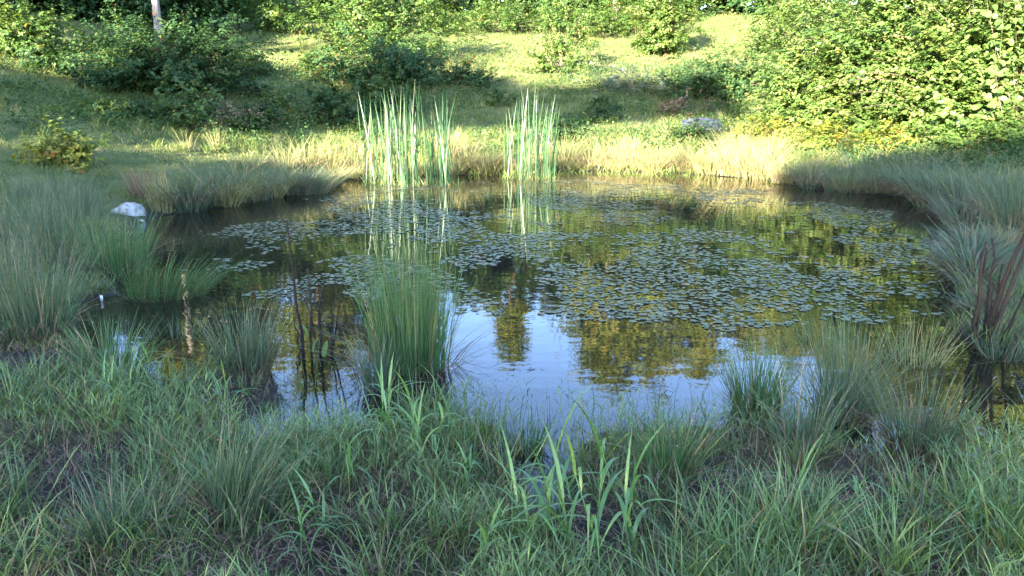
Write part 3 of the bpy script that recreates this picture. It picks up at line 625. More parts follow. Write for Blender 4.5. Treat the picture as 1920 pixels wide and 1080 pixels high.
# ------------------------------------------------------------------ rush clumps
def rush(px, by, hw, ty, name, label, mat='rush', n=300, spread=.35, lean=(0, 0), curve=.25, wid=.0064, thatch=60, group=None, cat='rushes', drop=.06, seg=4, straw=.08, thatch_mat='thatch', z=None, jit=.12):
    b = gpt(px, by); 
    if z is not None: b = wpt(px, by, z)
    s = depth(b)/FPX; R0 = hw*s; h = (by-ty)*s*1.22
    b[1] += R0*.5; b[2] = float(H(b[0], b[1]))
    t = thing(name, b, label, cat, group)
    a = rng.uniform(0, 6.283, n); r = np.sqrt(rng.random(n))*R0
    P = np.column_stack([r*np.cos(a), r*np.sin(a)*.8, np.full(n, -.04)])
    foot = P
    vx, vy = np.cos(a)*spread*(r/R0)+rng.normal(0, jit, n)+lean[0], np.sin(a)*spread*(r/R0)+rng.normal(0, jit, n)+lean[1]
    az = np.arctan2(vy, vx); ln = np.hypot(vx, vy)
    L = h*rng.uniform(.45, 1.0, n)**.7
    tn = np.clip(rng.normal(.45, .2, n), 0, .84); tn[rng.random(n) < straw] = .97
    mb = MB(); ribbon(mb, P, az, L, ln*.55, ln*.6*curve/.25+rng.normal(0, .09, n), drop*rng.random(n)*2, wid*rng.uniform(.7, 1.3, n), tn, seg, rng.uniform(-1.6, 1.6, n), 'rush')
    nb = max(4, n//9); kb = rng.choice(n, nb)          # bent and broken stems
    ribbon(mb, P[kb], az[kb]+rng.normal(0, .6, nb), L[kb]*rng.uniform(.6, 1, nb), rng.uniform(.2, .7, nb), rng.uniform(.3, .8, nb), rng.uniform(.3, .7, nb), wid, np.where(rng.random(nb) < .5, .97, .6), 6, rng.uniform(-1.5, 1.5, nb), 'rush')
    mb.build('stems', M[mat], t, 'stuff')
    if thatch:
        m = thatch; a = rng.uniform(0, 6.283, m); P = np.column_stack([R0*.9*np.cos(a), R0*.8*np.sin(a), np.full(m, .02)])
        mb = MB(); ribbon(mb, P, a+rng.normal(0, .4, m), h*rng.uniform(.25, .6, m), rng.uniform(.2, .7, m), rng.uniform(.2, .7, m), rng.uniform(.3, .75, m), wid*rng.uniform(.7, 1.4, m), rng.random(m), 5, rng.uniform(-1.6, 1.6, m), 'rush'); mb.build('thatch', M[thatch_mat], t, 'stuff')
    if n > 150 and by > 420:                            # small brown flower heads near the stem tips
        m = n//7; k = rng.choice(n, m); mb = MB(); tt = .82; hh = L[k]*(ln[k]*.55*tt+ln[k]*.6*tt*tt)
        leaves(mb, np.column_stack([foot[k, 0]+np.cos(az[k])*hh, foot[k, 1]+np.sin(az[k])*hh, L[k]*tt-.04]), rdir(m), .014, rng.random(m), .7)
        mb.build('flower_heads', M['thatch'], t, 'stuff')
    return t
RC = 'rush_clump'
rush(768, 700, 64, 405, RC, 'large dense green rush clump standing in the water at centre', n=680, spread=.14, curve=.10, wid=.0066, thatch=130, jit=.085)
rush(705, 735, 26, 590, RC, 'thin grey green rushes hugging the left of the central clump', 'rush_blue', n=130, spread=.25, thatch=20)
rush(205, 515, 58, 392, RC, 'upright dark green rush clump in the left shallows', n=420, spread=.3)
rush(295, 560, 66, 462, RC, 'bright green rush clump leaning right over the left shallows', n=420, spread=.4, lean=(.38, -.1), curve=.3)
rush(452, 705, 44, 562, RC, 'rush clump on the small mud island at left', 'rush_blue', n=300, spread=.3)
rush(1422, 780, 36, 622, RC, 'narrow dark rush clump at the near shore right of the blue water', n=260, spread=.3)
rush(1590, 800, 46, 575, RC, 'tall bushy rush clump in the near right shallows', 'rush_blue', n=250, spread=.26)
rush(1512, 860, 32, 640, RC, 'slender tall rushes before the near right shallows', 'rush_blue', n=70, spread=.24, thatch=10)
rush(1735, 862, 55, 690, RC, 'low spreading rush clump beside the brown shallow at right', 'rush_blue', n=190, spread=.42, thatch=90)
rush(1545, 668, 50, 540, RC, 'far rush clump leaning left among the near right shallows', n=150, spread=.3, lean=(-.12, 0), thatch=20, z=-.05)
rush(1728, 700, 42, 570, RC, 'sparse pale rush stems standing in water before the dead stems', 'rush_straw', n=110, spread=.25, thatch=0, z=-.05)
rush(1892, 678, 34, 608, RC, 'small rush tuft at the foot of the right bank', 'rush_blue', n=90, spread=.4, thatch=10)
rush(40, 632, 70, 432, RC, 'tall rush clump at the left edge of the picture', 'rush_blue', n=460, spread=.35)
rush(-60, 560, 80, 400, RC, 'rush clump cut off by the left edge', 'rush_blue', n=300, spread=.35)
rush(105, 490, 60, 352, RC, 'grey green rush clump behind the left shallows', 'rush_blue', n=380, spread=.35)
rush(15, 440, 70, 330, RC, 'bluish rush clump on the left bank behind the edge clump', 'rush_blue', n=340, spread=.4)
rush(130, 405, 46, 330, RC, 'low bluish rushes left of the white rock', 'rush_blue', n=300, spread=.4)
rush(80, 372, 60, 312, RC, 'far bluish rushes on the left meadow edge', 'rush_blue', n=260, spread=.4)
rush(302, 398, 22, 322, RC, 'upright pale rush clump beside the white rock', 'rush_straw', n=220, spread=.18, wid=.008, thatch=20)
rush(268, 372, 24, 312, RC, 'rusty brown rush tuft behind the white rock', 'thatch', n=180, spread=.3, wid=.008, thatch=30)
rush(372, 384, 42, 305, RC, 'dark rush clump right of the pale one on the left shore', 'rush_blue', n=320, spread=.5, wid=.008, thatch=90)
rush(455, 378, 44, 302, RC, 'drooping rush clump in the middle of the left shore', 'rush_blue', n=320, spread=.6, wid=.008, thatch=110)
rush(560, 366, 52, 300, RC, 'broad mop of rushes at the tip of the left shore', 'rush_blue', n=420, spread=.8, curve=.4, drop=.2, wid=.008, thatch=200)
rush(1500, 344, 44, 282, RC, 'brownish rush clump where the sun ends on the right shore', 'rush_straw', n=300, spread=.6, wid=.008, thatch=160)
rush(1602, 362, 46, 304, RC, 'first grey green rush mop on the shaded right shore', 'rush_blue', n=380, spread=.65, wid=.008, thatch=160, drop=.12)
rush(1690, 366, 44, 304, RC, 'second rush mop with rusty skirt on the shaded right shore', 'rush_blue', n=360, spread=.65, wid=.008, thatch=260, drop=.12)
rush(1775, 384, 46, 304, RC, 'third rush mop where the right shore bends', 'rush_blue', n=380, spread=.65, wid=.008, thatch=200, drop=.12)
rush(1862, 402, 66, 290, RC, 'large grey green rushes high on the right bank', 'rush_blue', n=520, spread=.6, wid=.0075, thatch=120, drop=.12)
rush(1950, 430, 76, 285, RC, 'large rushes cut off by the right edge', 'rush_blue', n=480, spread=.6, wid=.0075, thatch=120, drop=.12)
rush(1900, 470, 62, 395, RC, 'low brown skirted rushes above the dead stems on the right bank', 'rush_straw', n=120, spread=.8, wid=.007, thatch=420, drop=.3)
rush(1925, 585, 60, 500, RC, 'low brown thatch tuft right of the dead stems', 'thatch', n=90, spread=.8, wid=.006, thatch=420, drop=.3)
rush(1740, 330, 60, 282, RC, 'rush clump on the shaded bank behind the third mop', 'rush_blue', n=300, spread=.5, wid=.009, thatch=20)
rush(1640, 325, 50, 284, RC, 'rush clump on the shaded bank behind the first mops', 'rush_blue', n=260, spread=.5, wid=.009, thatch=20)
rush(440, 985, 60, 790, RC, 'grey rush spray leaning right in the lower left grass', 'rush_blue', n=170, spread=.3, lean=(.25, 0), thatch=30)
rush(215, 1030, 60, 870, RC, 'short rush tuft in the lower left corner grass', 'rush_blue', n=140, spread=.5, thatch=40)
rush(1260, 905, 46, 760, RC, 'rush tuft in the near grass below the blue water', 'rush', n=170, spread=.4, thatch=60)
rush(985, 852, 26, 762, RC, 'little dark sedge tuft in the near inlet', 'rush', n=90, spread=.5, thatch=50)
rush(330, 640, 40, 560, RC, 'sparse rush tuft in front of the leaning left clump', 'rush_blue', n=70, spread=.5, thatch=0)
rush(200, 700, 50, 590, RC, 'dark blade tuft at the near left water edge', 'rush', n=160, spread=.6, wid=.008, thatch=30)
# straw tussocks along the sunlit far bank
for (px, by, hw, ty) in ((572, 322, 24, 262), (612, 326, 24, 258), (655, 328, 26, 255), (880, 322, 20, 258), (908, 324, 18, 262), (1062, 312, 24, 250), (1110, 314, 26, 240), (1150, 312, 22, 248), (1195, 316, 28, 246), (1240, 318, 26, 252),
                         (1285, 322, 26, 256), (1330, 324, 28, 250), (1378, 330, 28, 254), (1420, 334, 26, 262), (700, 300, 24, 245), (840, 296, 22, 246), (1000, 296, 22, 246), (1180, 286, 24, 236), (1390, 296, 26, 250), (1450, 300, 28, 256), (530, 318, 20, 262), (470, 318, 20, 270)):
    ty = ty + rng.uniform(-14, 22)
    rush(px + rng.uniform(-8, 8), by, hw*rng.uniform(.6, 1.2), ty, 'straw_tussock', 'pale straw grass tussock on the sunlit far bank', 'rush_straw' if rng.random() < .4 else 'straw', n=int(rng.integers(110, 240)), spread=.6, wid=.010, thatch=80, group='straw tussocks on the far bank', cat='grass tussock', drop=.25, seg=4, thatch_mat='thatch')
rush(405, 285, 9, 228, 'straw_tuft', 'bright pale grass tuft standing upright on the left meadow', 'straw', n=60, spread=.4, wid=.007, thatch=0, cat='grass tussock')
rush(350, 282, 12, 240, 'straw_tuft', 'thin pale grass tuft left of the bright upright one', 'straw', n=34, spread=.5, wid=.007, thatch=0, cat='grass tussock')

FR = []
for v in range(4):
    n = 200; a = rng.uniform(0, 6.283, n); r = np.sqrt(rng.random(n))*.17; L = rng.uniform(.25, .62, n)
    mb = MB(); ribbon(mb, np.column_stack([r*np.cos(a), r*np.sin(a), np.full(n, -.03)]), a+rng.normal(0, .3, n), L, .15+.5*r/.17+rng.normal(0, .1, n), rng.uniform(.1, .5, n), rng.uniform(.05, .55, n), rng.uniform(.007, .012, n), np.clip(rng.normal(.5, .25, n), 0, 1), 5, rng.uniform(-1.4, 1.4, n))
    m2 = MB(); n = 130; a = rng.uniform(0, 6.283, n); ribbon(m2, np.column_stack([.15*np.cos(a), .15*np.sin(a), np.full(n, .05)]), a, rng.uniform(.2, .5, n), rng.uniform(.3, .7, n), rng.uniform(.2, .6, n), rng.uniform(.6, 1.1, n), rng.uniform(.006, .011, n), rng.random(n), 5, rng.uniform(-1.4, 1.4, n))
    FR.append([(mb.mesh('stems', M[k]), m2.mesh('thatch', M[k2])) for k, k2 in (('rush_blue', 'thatch'), ('straw', 'rush_straw'))])
i0, i1 = 0, 21; seg = POND[i0:i1+1]; cum = np.concatenate([[0], np.cumsum(np.linalg.norm(np.diff(seg, axis=0), axis=1))]); L_ = cum[-1]
for k, t_ in enumerate(np.cumsum(rng.uniform(.22, .75, 200))):
    if t_ > L_: break
    x = np.interp(t_, cum, seg[:, 0]) + rng.normal(0, .08); y = np.interp(t_, cum, seg[:, 1]) + rng.normal(0, .08); d_ = 0
    for _ in range(14):                                   # step outward until just above the waterline
        if H(x, y) > .03: break
        e = .05; gx = (sdf(np.array([x+e]), np.array([y]))-sdf(np.array([x-e]), np.array([y])))[0]; gy = (sdf(np.array([x]), np.array([y+e]))-sdf(np.array([x]), np.array([y-e])))[0]
        nn_ = math.hypot(gx, gy)+1e-6; x += gx/nn_*.05; y += gy/nn_*.05
    if math.hypot(x-wpt(238, 400, .04)[0], y-wpt(238, 400, .04)[1]) < .75: continue
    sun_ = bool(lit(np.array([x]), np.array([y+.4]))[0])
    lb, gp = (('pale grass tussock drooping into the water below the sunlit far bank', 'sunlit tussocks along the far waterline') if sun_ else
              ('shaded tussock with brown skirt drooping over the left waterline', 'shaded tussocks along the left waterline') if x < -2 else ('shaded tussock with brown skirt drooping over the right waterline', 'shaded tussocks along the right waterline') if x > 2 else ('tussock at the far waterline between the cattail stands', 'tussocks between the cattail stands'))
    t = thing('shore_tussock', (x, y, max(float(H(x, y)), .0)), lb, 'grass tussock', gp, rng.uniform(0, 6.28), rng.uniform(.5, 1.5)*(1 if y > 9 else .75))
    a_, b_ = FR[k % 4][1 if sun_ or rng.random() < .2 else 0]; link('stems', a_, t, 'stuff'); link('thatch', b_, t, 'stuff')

# ------------------------------------------------------------------ broad bladed grass plants, each leaf a part
def broad(px, by, ty, n, label, w=.014, arch=.5):
    b = gpt(px, by); s = depth(b)/FPX; h = (by-ty)*s*1.35
    t = thing('broad_grass', b, label, 'grass plant')
    nc = max(2, n//5)
    for c in range(nc):
        ca = rng.uniform(0, 6.28); cl = rng.uniform(.1, .45); hc = h*rng.uniform(.55, .85); fo = rng.normal(0, .07*h+.01, 2); q = np.linspace(0, 1, 6)
        Q = np.column_stack([fo[0]+np.cos(ca)*cl*hc*q, fo[1]+np.sin(ca)*cl*hc*q*.7, -.02+hc*q*(1-.12*cl*q)])
        mb = MB(); tube(mb, Q, (.0042-.0022*q)*w/.014, 5, rng.random()*.6); mb.build('stem', M['broad'], t)
        for k in range(5):
            u = .25+.75*(k+rng.random()*.6)/5; p = np.array([np.interp(u, q, Q[:, i]) for i in range(3)]); tip = k == 4
            L = h*rng.uniform(.42, .72); mb = MB()
            ribbon(mb, np.zeros((1, 3)), rng.uniform(0, 6.28), L, rng.uniform(.15, .35), .25 if tip else rng.uniform(.35, .75), .18 if tip else rng.uniform(.55, 1.05), w*1.05*rng.uniform(.75, 1.2), rng.random(), 10, rng.uniform(-.5, .5), 'broad', .3)
            o = mb.build('leaf', M['broad'], t); o.location = tuple(p)
for a_ in ((1090, 1062, 850, 20, 'tallest arching broad grass at the bottom centre', .018), (1165, 1075, 880, 16, 'broad grass arching right at the bottom centre', .018), (1010, 1068, 900, 12, 'broad grass just left of the tallest bottom plant', .015),
           (720, 850, 715, 20, 'broad grass in front of the central rush clump', .014), (800, 880, 740, 18, 'broad grass right in front of the central rush clump', .014), (860, 940, 850, 12, 'broad grass at the left of the near inlet', .013), (615, 1010, 930, 8, 'single arching broad grass over the bottom mud', .014),
           (250, 745, 630, 14, 'arching broad grass at the near left water edge', .013), (120, 640, 560, 12, 'broad grass before the left edge rushes', .013), (420, 790, 690, 10, 'broad grass on the rim of the mud island', .011), (230, 790, 690, 16, 'bright broad grass on the left mud', .011),
           (1480, 960, 850, 9, 'broad grass with pale tips right of the bottom centre', .014), (1060, 980, 880, 10, 'broad grass beside the near inlet', .013), (560, 1075, 940, 12, 'broad grass along the bottom edge left of centre', .013), (900, 1075, 960, 14, 'broad grass along the bottom edge at centre', .013),
           (1330, 1070, 960, 12, 'broad grass along the bottom edge right of centre', .012), (1620, 980, 880, 10, 'broad grass in the lower right grass', .012), (1800, 1000, 900, 10, 'broad grass near the lower right corner', .012), (660, 940, 820, 12, 'broad grass in the lower left of the central tufts', .012)):
    broad(*a_)

# ------------------------------------------------------------------ dead stems
def dead(px, by, stems, label, leafs=(), heap=20, hw=60):
    b = wpt(px, by, 0); b[2] = max(float(H(b[0], b[1])), -.08); s = depth(b)/FPX; t = thing('dead_weed', b, label, 'dead plant')
    for (dx0, dx1, ht, th) in stems:
        mb = MB(); q = np.linspace(0, 1, 7); Q = np.column_stack([dx0*s+(dx1-dx0)*s*q, rng.normal(0, .05)+rng.normal(0, .12)*q, -.1+(ht*s+.1)*q]) + rng.normal(0, .008, (7, 3)); tube(mb, Q, th*2.1*(1-.6*q), 5, rng.random())
        for j in range(rng.integers(4, 9)):
            u = rng.uniform(.3, .95); p = np.array([np.interp(u, q, Q[:, i]) for i in range(3)]); l = rng.uniform(.05, .16); d = rdir(1)[0]; d[2] = abs(d[2])+.4
            tube(mb, p+d*l*np.linspace(0, 1, 3)[:, None], [th*.35, th*.25, th*.12], 4, rng.random())
        mb.build('stem', M['deadstem'], t)
    mb = MB(); n = heap; P = np.column_stack([rng.normal(0, hw*s*.5, n), rng.normal(0, hw*s*.4, n), np.full(n, .0)])
    ribbon(mb, P, rng.uniform(0, 6.28, n), rng.uniform(.1, .32, n), rng.uniform(.2, .8, n), .4, rng.uniform(.3, .8, n), .007, rng.random(n), 4, rng.uniform(-1, 1, n)); mb.build('litter', M['deadstem'], t, 'stuff')
    for (dx, dz, l) in leafs:
        mb = MB(); ribbon(mb, np.array([[0, 0, 0]]), rng.uniform(0, 6), l, .2, .2, .1, l*.4, .8, 5, 0, 'strap', .3); o = mb.build('leaf', M['broad'], t); o.location = (dx*s, -.05, dz*s)
dead(590, 665, [(-12, -25, 275, .007), (-5, 4, 190, .005), (5, 20, 150, .005), (12, 14, 130, .005), (16, 60, 165, .004), (22, 40, 120, .004), (-20, -50, 90, .004), (25, 80, 70, .004), (8, -6, 105, .004)], 'dead dark weed stems standing in water left of the central rushes', ((0, 30, .1), (-6, 60, .09), (20, 20, .12)), 60)
dead(1840, 648, [(-22, -48, 205, .008), (-18, -35, 190, .006), (0, 45, 250, .012), (5, 36, 215, .010), (10, 22, 200, .007), (14, 58, 170, .006), (-5, 4, 120, .005), (18, 34, 150, .006)], 'dead dark woody stems standing at the foot of the right bank', ((-25, 15, .12),), 80)
for (px, by, lb) in ((988, 690, 'curled dead stems floating on the blue water right of the central rushes'), (1205, 722, 'curled dead stems floating below the tree reflections'), (865, 740, 'thin dark dead rush stalks bending over right of the central clump')):
    b = wpt(px, by); s = depth(b)/FPX; t = thing('floating_stem_tangle', (b[0], b[1], 0), lb, 'dead plant')
    for k in range(13):
        mb = MB(); q = np.linspace(0, 1, 6); a = rng.uniform(0, 6.28); l = rng.uniform(.04, .13); p = np.array([rng.uniform(-34, 34)*s, rng.normal(0, .05), -.02])
        tube(mb, p + np.column_stack([np.cos(a)*l*q, np.sin(a)*l*q*.6, .035*l/.13*np.sin(q*rng.uniform(.6, 1.8))]) + rng.normal(0, .005, (6, 3)), .0022*(1.3-q), 4, rng.random()); mb.build('stem', M['deadstem'], t)

# ------------------------------------------------------------------ lily pads
zone = np.array([wpt(px, py)[:2] for px, py in ((470, 430), (520, 400), (640, 370), (700, 352), (860, 346), (930, 350), (1060, 340), (1300, 345), (1480, 370), (1640, 385), (1740, 420), (1765, 480), (1760, 540), (1700, 575), (1560, 590), (1400, 612), (1300, 610), (1180, 598), (1040, 586), (900, 575), (860, 560), (690, 540), (560, 520), (480, 490))])
def pad_mesh(tints):
    out = []
    for tv in tints:
        a = np.linspace(.22, 2*math.pi-.22, 12); r = 1+.05*np.sin(a*3+tv*9); mb = MB()
        V = np.concatenate([[[0, 0, .0]], np.column_stack([r*np.cos(a), r*np.sin(a), .05*np.sin(a*2+tv*20)+.03]), np.column_stack([r*np.cos(a), r*np.sin(a), .05*np.sin(a*2+tv*20)-.01])])
        Fs = [[0, k, k+1] for k in range(1, 12)]; Q = [[k, k+12, k+13, k+1] for k in range(1, 12)]
        mb.add(V, [np.array(Fs), np.array(Q)], tv); out.append(mb)
    return out
pm = pad_mesh((.1, .35, .55, .75, .98)); PM = [m_.mesh('lily_pad', M['pad']) for m_ in pm]
cand = rng.uniform([-5, 5.5], [9, 16.8], (90000, 2))
wob = (fbm(cand[:, 0]*.9, cand[:, 1]*.9, 95, 3)-.5)*2.4; wob2 = (fbm(cand[:, 0]*.9+9, cand[:, 1]*.9, 96, 3)-.5)*1.8
cand = cand[pip(cand[:, 0]+wob, cand[:, 1]+wob2, zone) & (sdf(cand[:, 0], cand[:, 1]) < -.12)]
den = fbm(cand[:, 0]*1.1, cand[:, 1]*.8, 91, 3); edge = fbm(cand[:, 0]*3, cand[:, 1]*3, 92, 3)
pxs = 960+FPX*cand[:, 0]/cand[:, 1]
den = den + .10*((cand[:, 1] < 10) & (pxs > 860)) + .04*(pxs < 700)*(cand[:, 1] < 13)
cand = cand[(sstep(.44, .62, den)*.95+.02 > rng.random(len(cand))) & (edge > .42-.1*rng.random(len(cand)))]
sel = []; cell = {}
for p in cand:
    rad = .013+.030*rng.random()**1.4; k = (int(p[0]/.14), int(p[1]/.14)); ok = True
    for i in (-1, 0, 1):
        for j in (-1, 0, 1):
            for (q, r2) in cell.get((k[0]+i, k[1]+j), ()):
                if (q[0]-p[0])**2+(q[1]-p[1])**2 < (.78*(rad+r2))**2: ok = False
    if ok:
        cell.setdefault(k, []).append((p, rad)); sel.append((p[0], p[1], rad))
sel = np.array(sel); sel = sel[np.argsort(sel[:, 1]/sel[:, 2])]
rest = MB(); base = [np.concatenate(m_.v) for m_ in pm]
PADP = rng.choice(5, len(sel), p=(.25, .3, .25, .17, .03))
for i, (x, y, r) in enumerate(sel):
    a = rng.uniform(0, 6.28); v = PADP[i]; tx, ty_ = rng.normal(0, .03, 2)
    if i < 300:
        o = link('lily_pad', PM[v]); o.location = (x, y, .005); o.rotation_euler = (tx, ty_, a); o.scale = (r, r, r*.8)
        tag(o, 'small round lily pad on the near side of the floating raft', 'lily pad', 'lily pads on the pond')
    else:
        if i > 1400:                                      # far pads: plain notched discs
            an = np.linspace(.25, 6.03, 8)+a; V = np.concatenate([[[x, y, .005]], np.column_stack([x+r*np.cos(an), y+r*np.sin(an), .006+tx*r*np.cos(an)+ty_*r*np.sin(an)])])
            rest.add(V, [np.array([[0, q_, q_+1] for q_ in range(1, 8)])], (.1, .35, .55, .75, .98)[v]); continue
        B = base[v]*r; c, s = math.cos(a), math.sin(a); Z = B[:, 2]*.8+.005+tx*B[:, 0]+ty_*B[:, 1]
        V = np.column_stack([B[:, 0]*c-B[:, 1]*s+x, B[:, 0]*s+B[:, 1]*c+y, Z])
        rest.add(V, [np.concatenate(f_) for f_ in pm[v].f.values()], np.full(len(V), np.concatenate(pm[v].t)[0]))
print('pads', len(sel))
o = rest.build('lily_pad_raft', M['pad'], None, 'stuff'); tag(o, 'mass of small floating lily pads farther out on the pond', 'lily pads')

mb = MB(); m = 2600; y = 3.2+13*rng.random(m)**1.3; x = -4.5+11*rng.random(m); d = sdf(x, y); k = (d < -.02) & (fbm(x*1.3, y*1.3, 101, 3)+.35*np.exp(d/.35) > .60); x, y = x[k], y[k]; m = len(x)
leaves(mb, np.column_stack([x, y, np.full(m, .004)]), np.column_stack([rng.normal(0, .06, m), rng.normal(0, .06, m), np.ones(m)]), rng.uniform(.008, .03, m), rng.random(m), rng.uniform(.3, .8, m)[:, None], droop=0.02)
mb.build('floating_litter', M['dry'], None, 'stuff')

# ------------------------------------------------------------------ rocks, liner, small things
def rock(px, by, w, h, label, seed, z=None):
    import bmesh
    b = gpt(px, by) if z is None else wpt(px, by, z); s = depth(b)/FPX; bm = bmesh.new(); bmesh.ops.create_icosphere(bm, subdivisions=4, radius=1)
    for v in bm.verts:
        p = np.array(v.co); n1 = vnoise(np.array([p[0]*1.7+seed]), np.array([p[2]*1.7+p[1]*1.3]), seed)[0]; n2 = vnoise(np.array([p[0]*3.3+seed]), np.array([p[1]*3.3+p[2]*3]), seed)[0]
        n3 = vnoise(np.array([p[0]*11+seed]), np.array([p[1]*11+p[2]*9]), seed+4)[0]; k = .66+.45*n1+.32*n2+.12*n3; v.co = Vector((p[0]*k*w*s/2*(1+.12*p[2]*-1), p[1]*k*w*s*.38, max(p[2], -.4)*k*h*s*(.9+.15*p[0])))
    me = bpy.data.meshes.new('white_rock'); bm.to_mesh(me); bm.free(); me.materials.append(M['rock']); me.polygons.foreach_set('use_smooth', np.ones(len(me.polygons), bool))
    o = link('white_rock', me); o.location = (b[0], b[1], b[2]); tag(o, label, 'rock')
m, n, bs, out = new_mat('white_stone'); tc = n.nodes.new('ShaderNodeTexCoord'); no = n.nodes.new('ShaderNodeTexNoise'); no.inputs['Scale'].default_value = 14; no.inputs['Detail'].default_value = 10
r_ = ramp_node(n, [(.3, (.16, .15, .145)), (.5, (.36, .35, .335)), (.7, (.52, .51, .49))]); n.links.new(tc.outputs['Object'], no.inputs[0]); n.links.new(no.outputs[0], r_.inputs[0]); n.links.new(r_.outputs[0], bs.inputs['Base Color']); bs.inputs['Roughness'].default_value = .8
bp = n.nodes.new('ShaderNodeBump'); bp.inputs['Strength'].default_value = .7; bp.inputs['Distance'].default_value = .03; n.links.new(no.outputs[0], bp.inputs['Height']); n.links.new(bp.outputs[0], bs.inputs['Normal']); M['rock'] = m
rock(240, 402, 56, 23, 'white rounded rock on the left shore', 3, .06)
rock(264, 416, 15, 5, 'small pale stone in the water beside the white rock', 8, 0.0)
# exposed liner on the far bank
m, n, bs, out = new_mat('grey_liner'); no = n.nodes.new('ShaderNodeTexNoise'); no.inputs['Scale'].default_value = 7; r_ = ramp_node(n, [(.35, (.025, .025, .034)), (.65, (.06, .06, .08))]); n.links.new(no.outputs[0], r_.inputs[0]); n.links.new(r_.outputs[0], bs.inputs['Base Color']); bs.inputs['Roughness'].default_value = .45; M['liner'] = m
b = gpt(1326, 248); u, v = np.meshgrid(np.linspace(-1, 1, 34), np.linspace(0, 1, 16)); s = depth(b)/FPX
X = u*42*s*(1+.08*np.sin(v*5)); Yv = v*.75; Zv = .06 + .33*v*(1-.25*u**2) + .014*np.sin(u*14+v*3)+.007*np.sin(u*31+v*9)
lo = MB().add(np.column_stack([X.ravel(), Yv.ravel(), Zv.ravel()]), [gridfaces(34, 16)], .5).build('pond_liner', M['liner']); lo.location = (b[0], b[1], b[2]-.03)
sm = lo.modifiers.new('thickness', 'SOLIDIFY'); sm.thickness = .012
tag(lo, 'wrinkled grey purple pond liner exposed on the far bank', 'pond liner')
# small white marker among the left rushes
m, n, bs, out = new_mat('white_plastic'); bs.inputs['Base Color'].default_value = (.75, .77, .8, 1); bs.inputs['Roughness'].default_value = .4
b = wpt(191, 566, 0); t = thing('plant_marker', (b[0], b[1], -.02), 'tiny white marker tag standing in the left shallows', 'marker')
mb = MB(); mb.add([[-.012, -.002, .03], [.012, -.002, .03], [.014, -.002, .075], [-.010, -.002, .08], [-.012, .002, .03], [.012, .002, .03], [.014, .002, .075], [-.010, .002, .08]], [np.array([[0, 1, 2, 3], [7, 6, 5, 4], [0, 4, 5, 1], [1, 5, 6, 2], [2, 6, 7, 3], [3, 7, 4, 0]])]); mb.build('tag', m, t, smooth=False)
tube(MB2 := MB(), [[0, 0, -.1], [0, 0, 0], [.002, 0, .035]], .003, 5); MB2.build('stake', m, t)

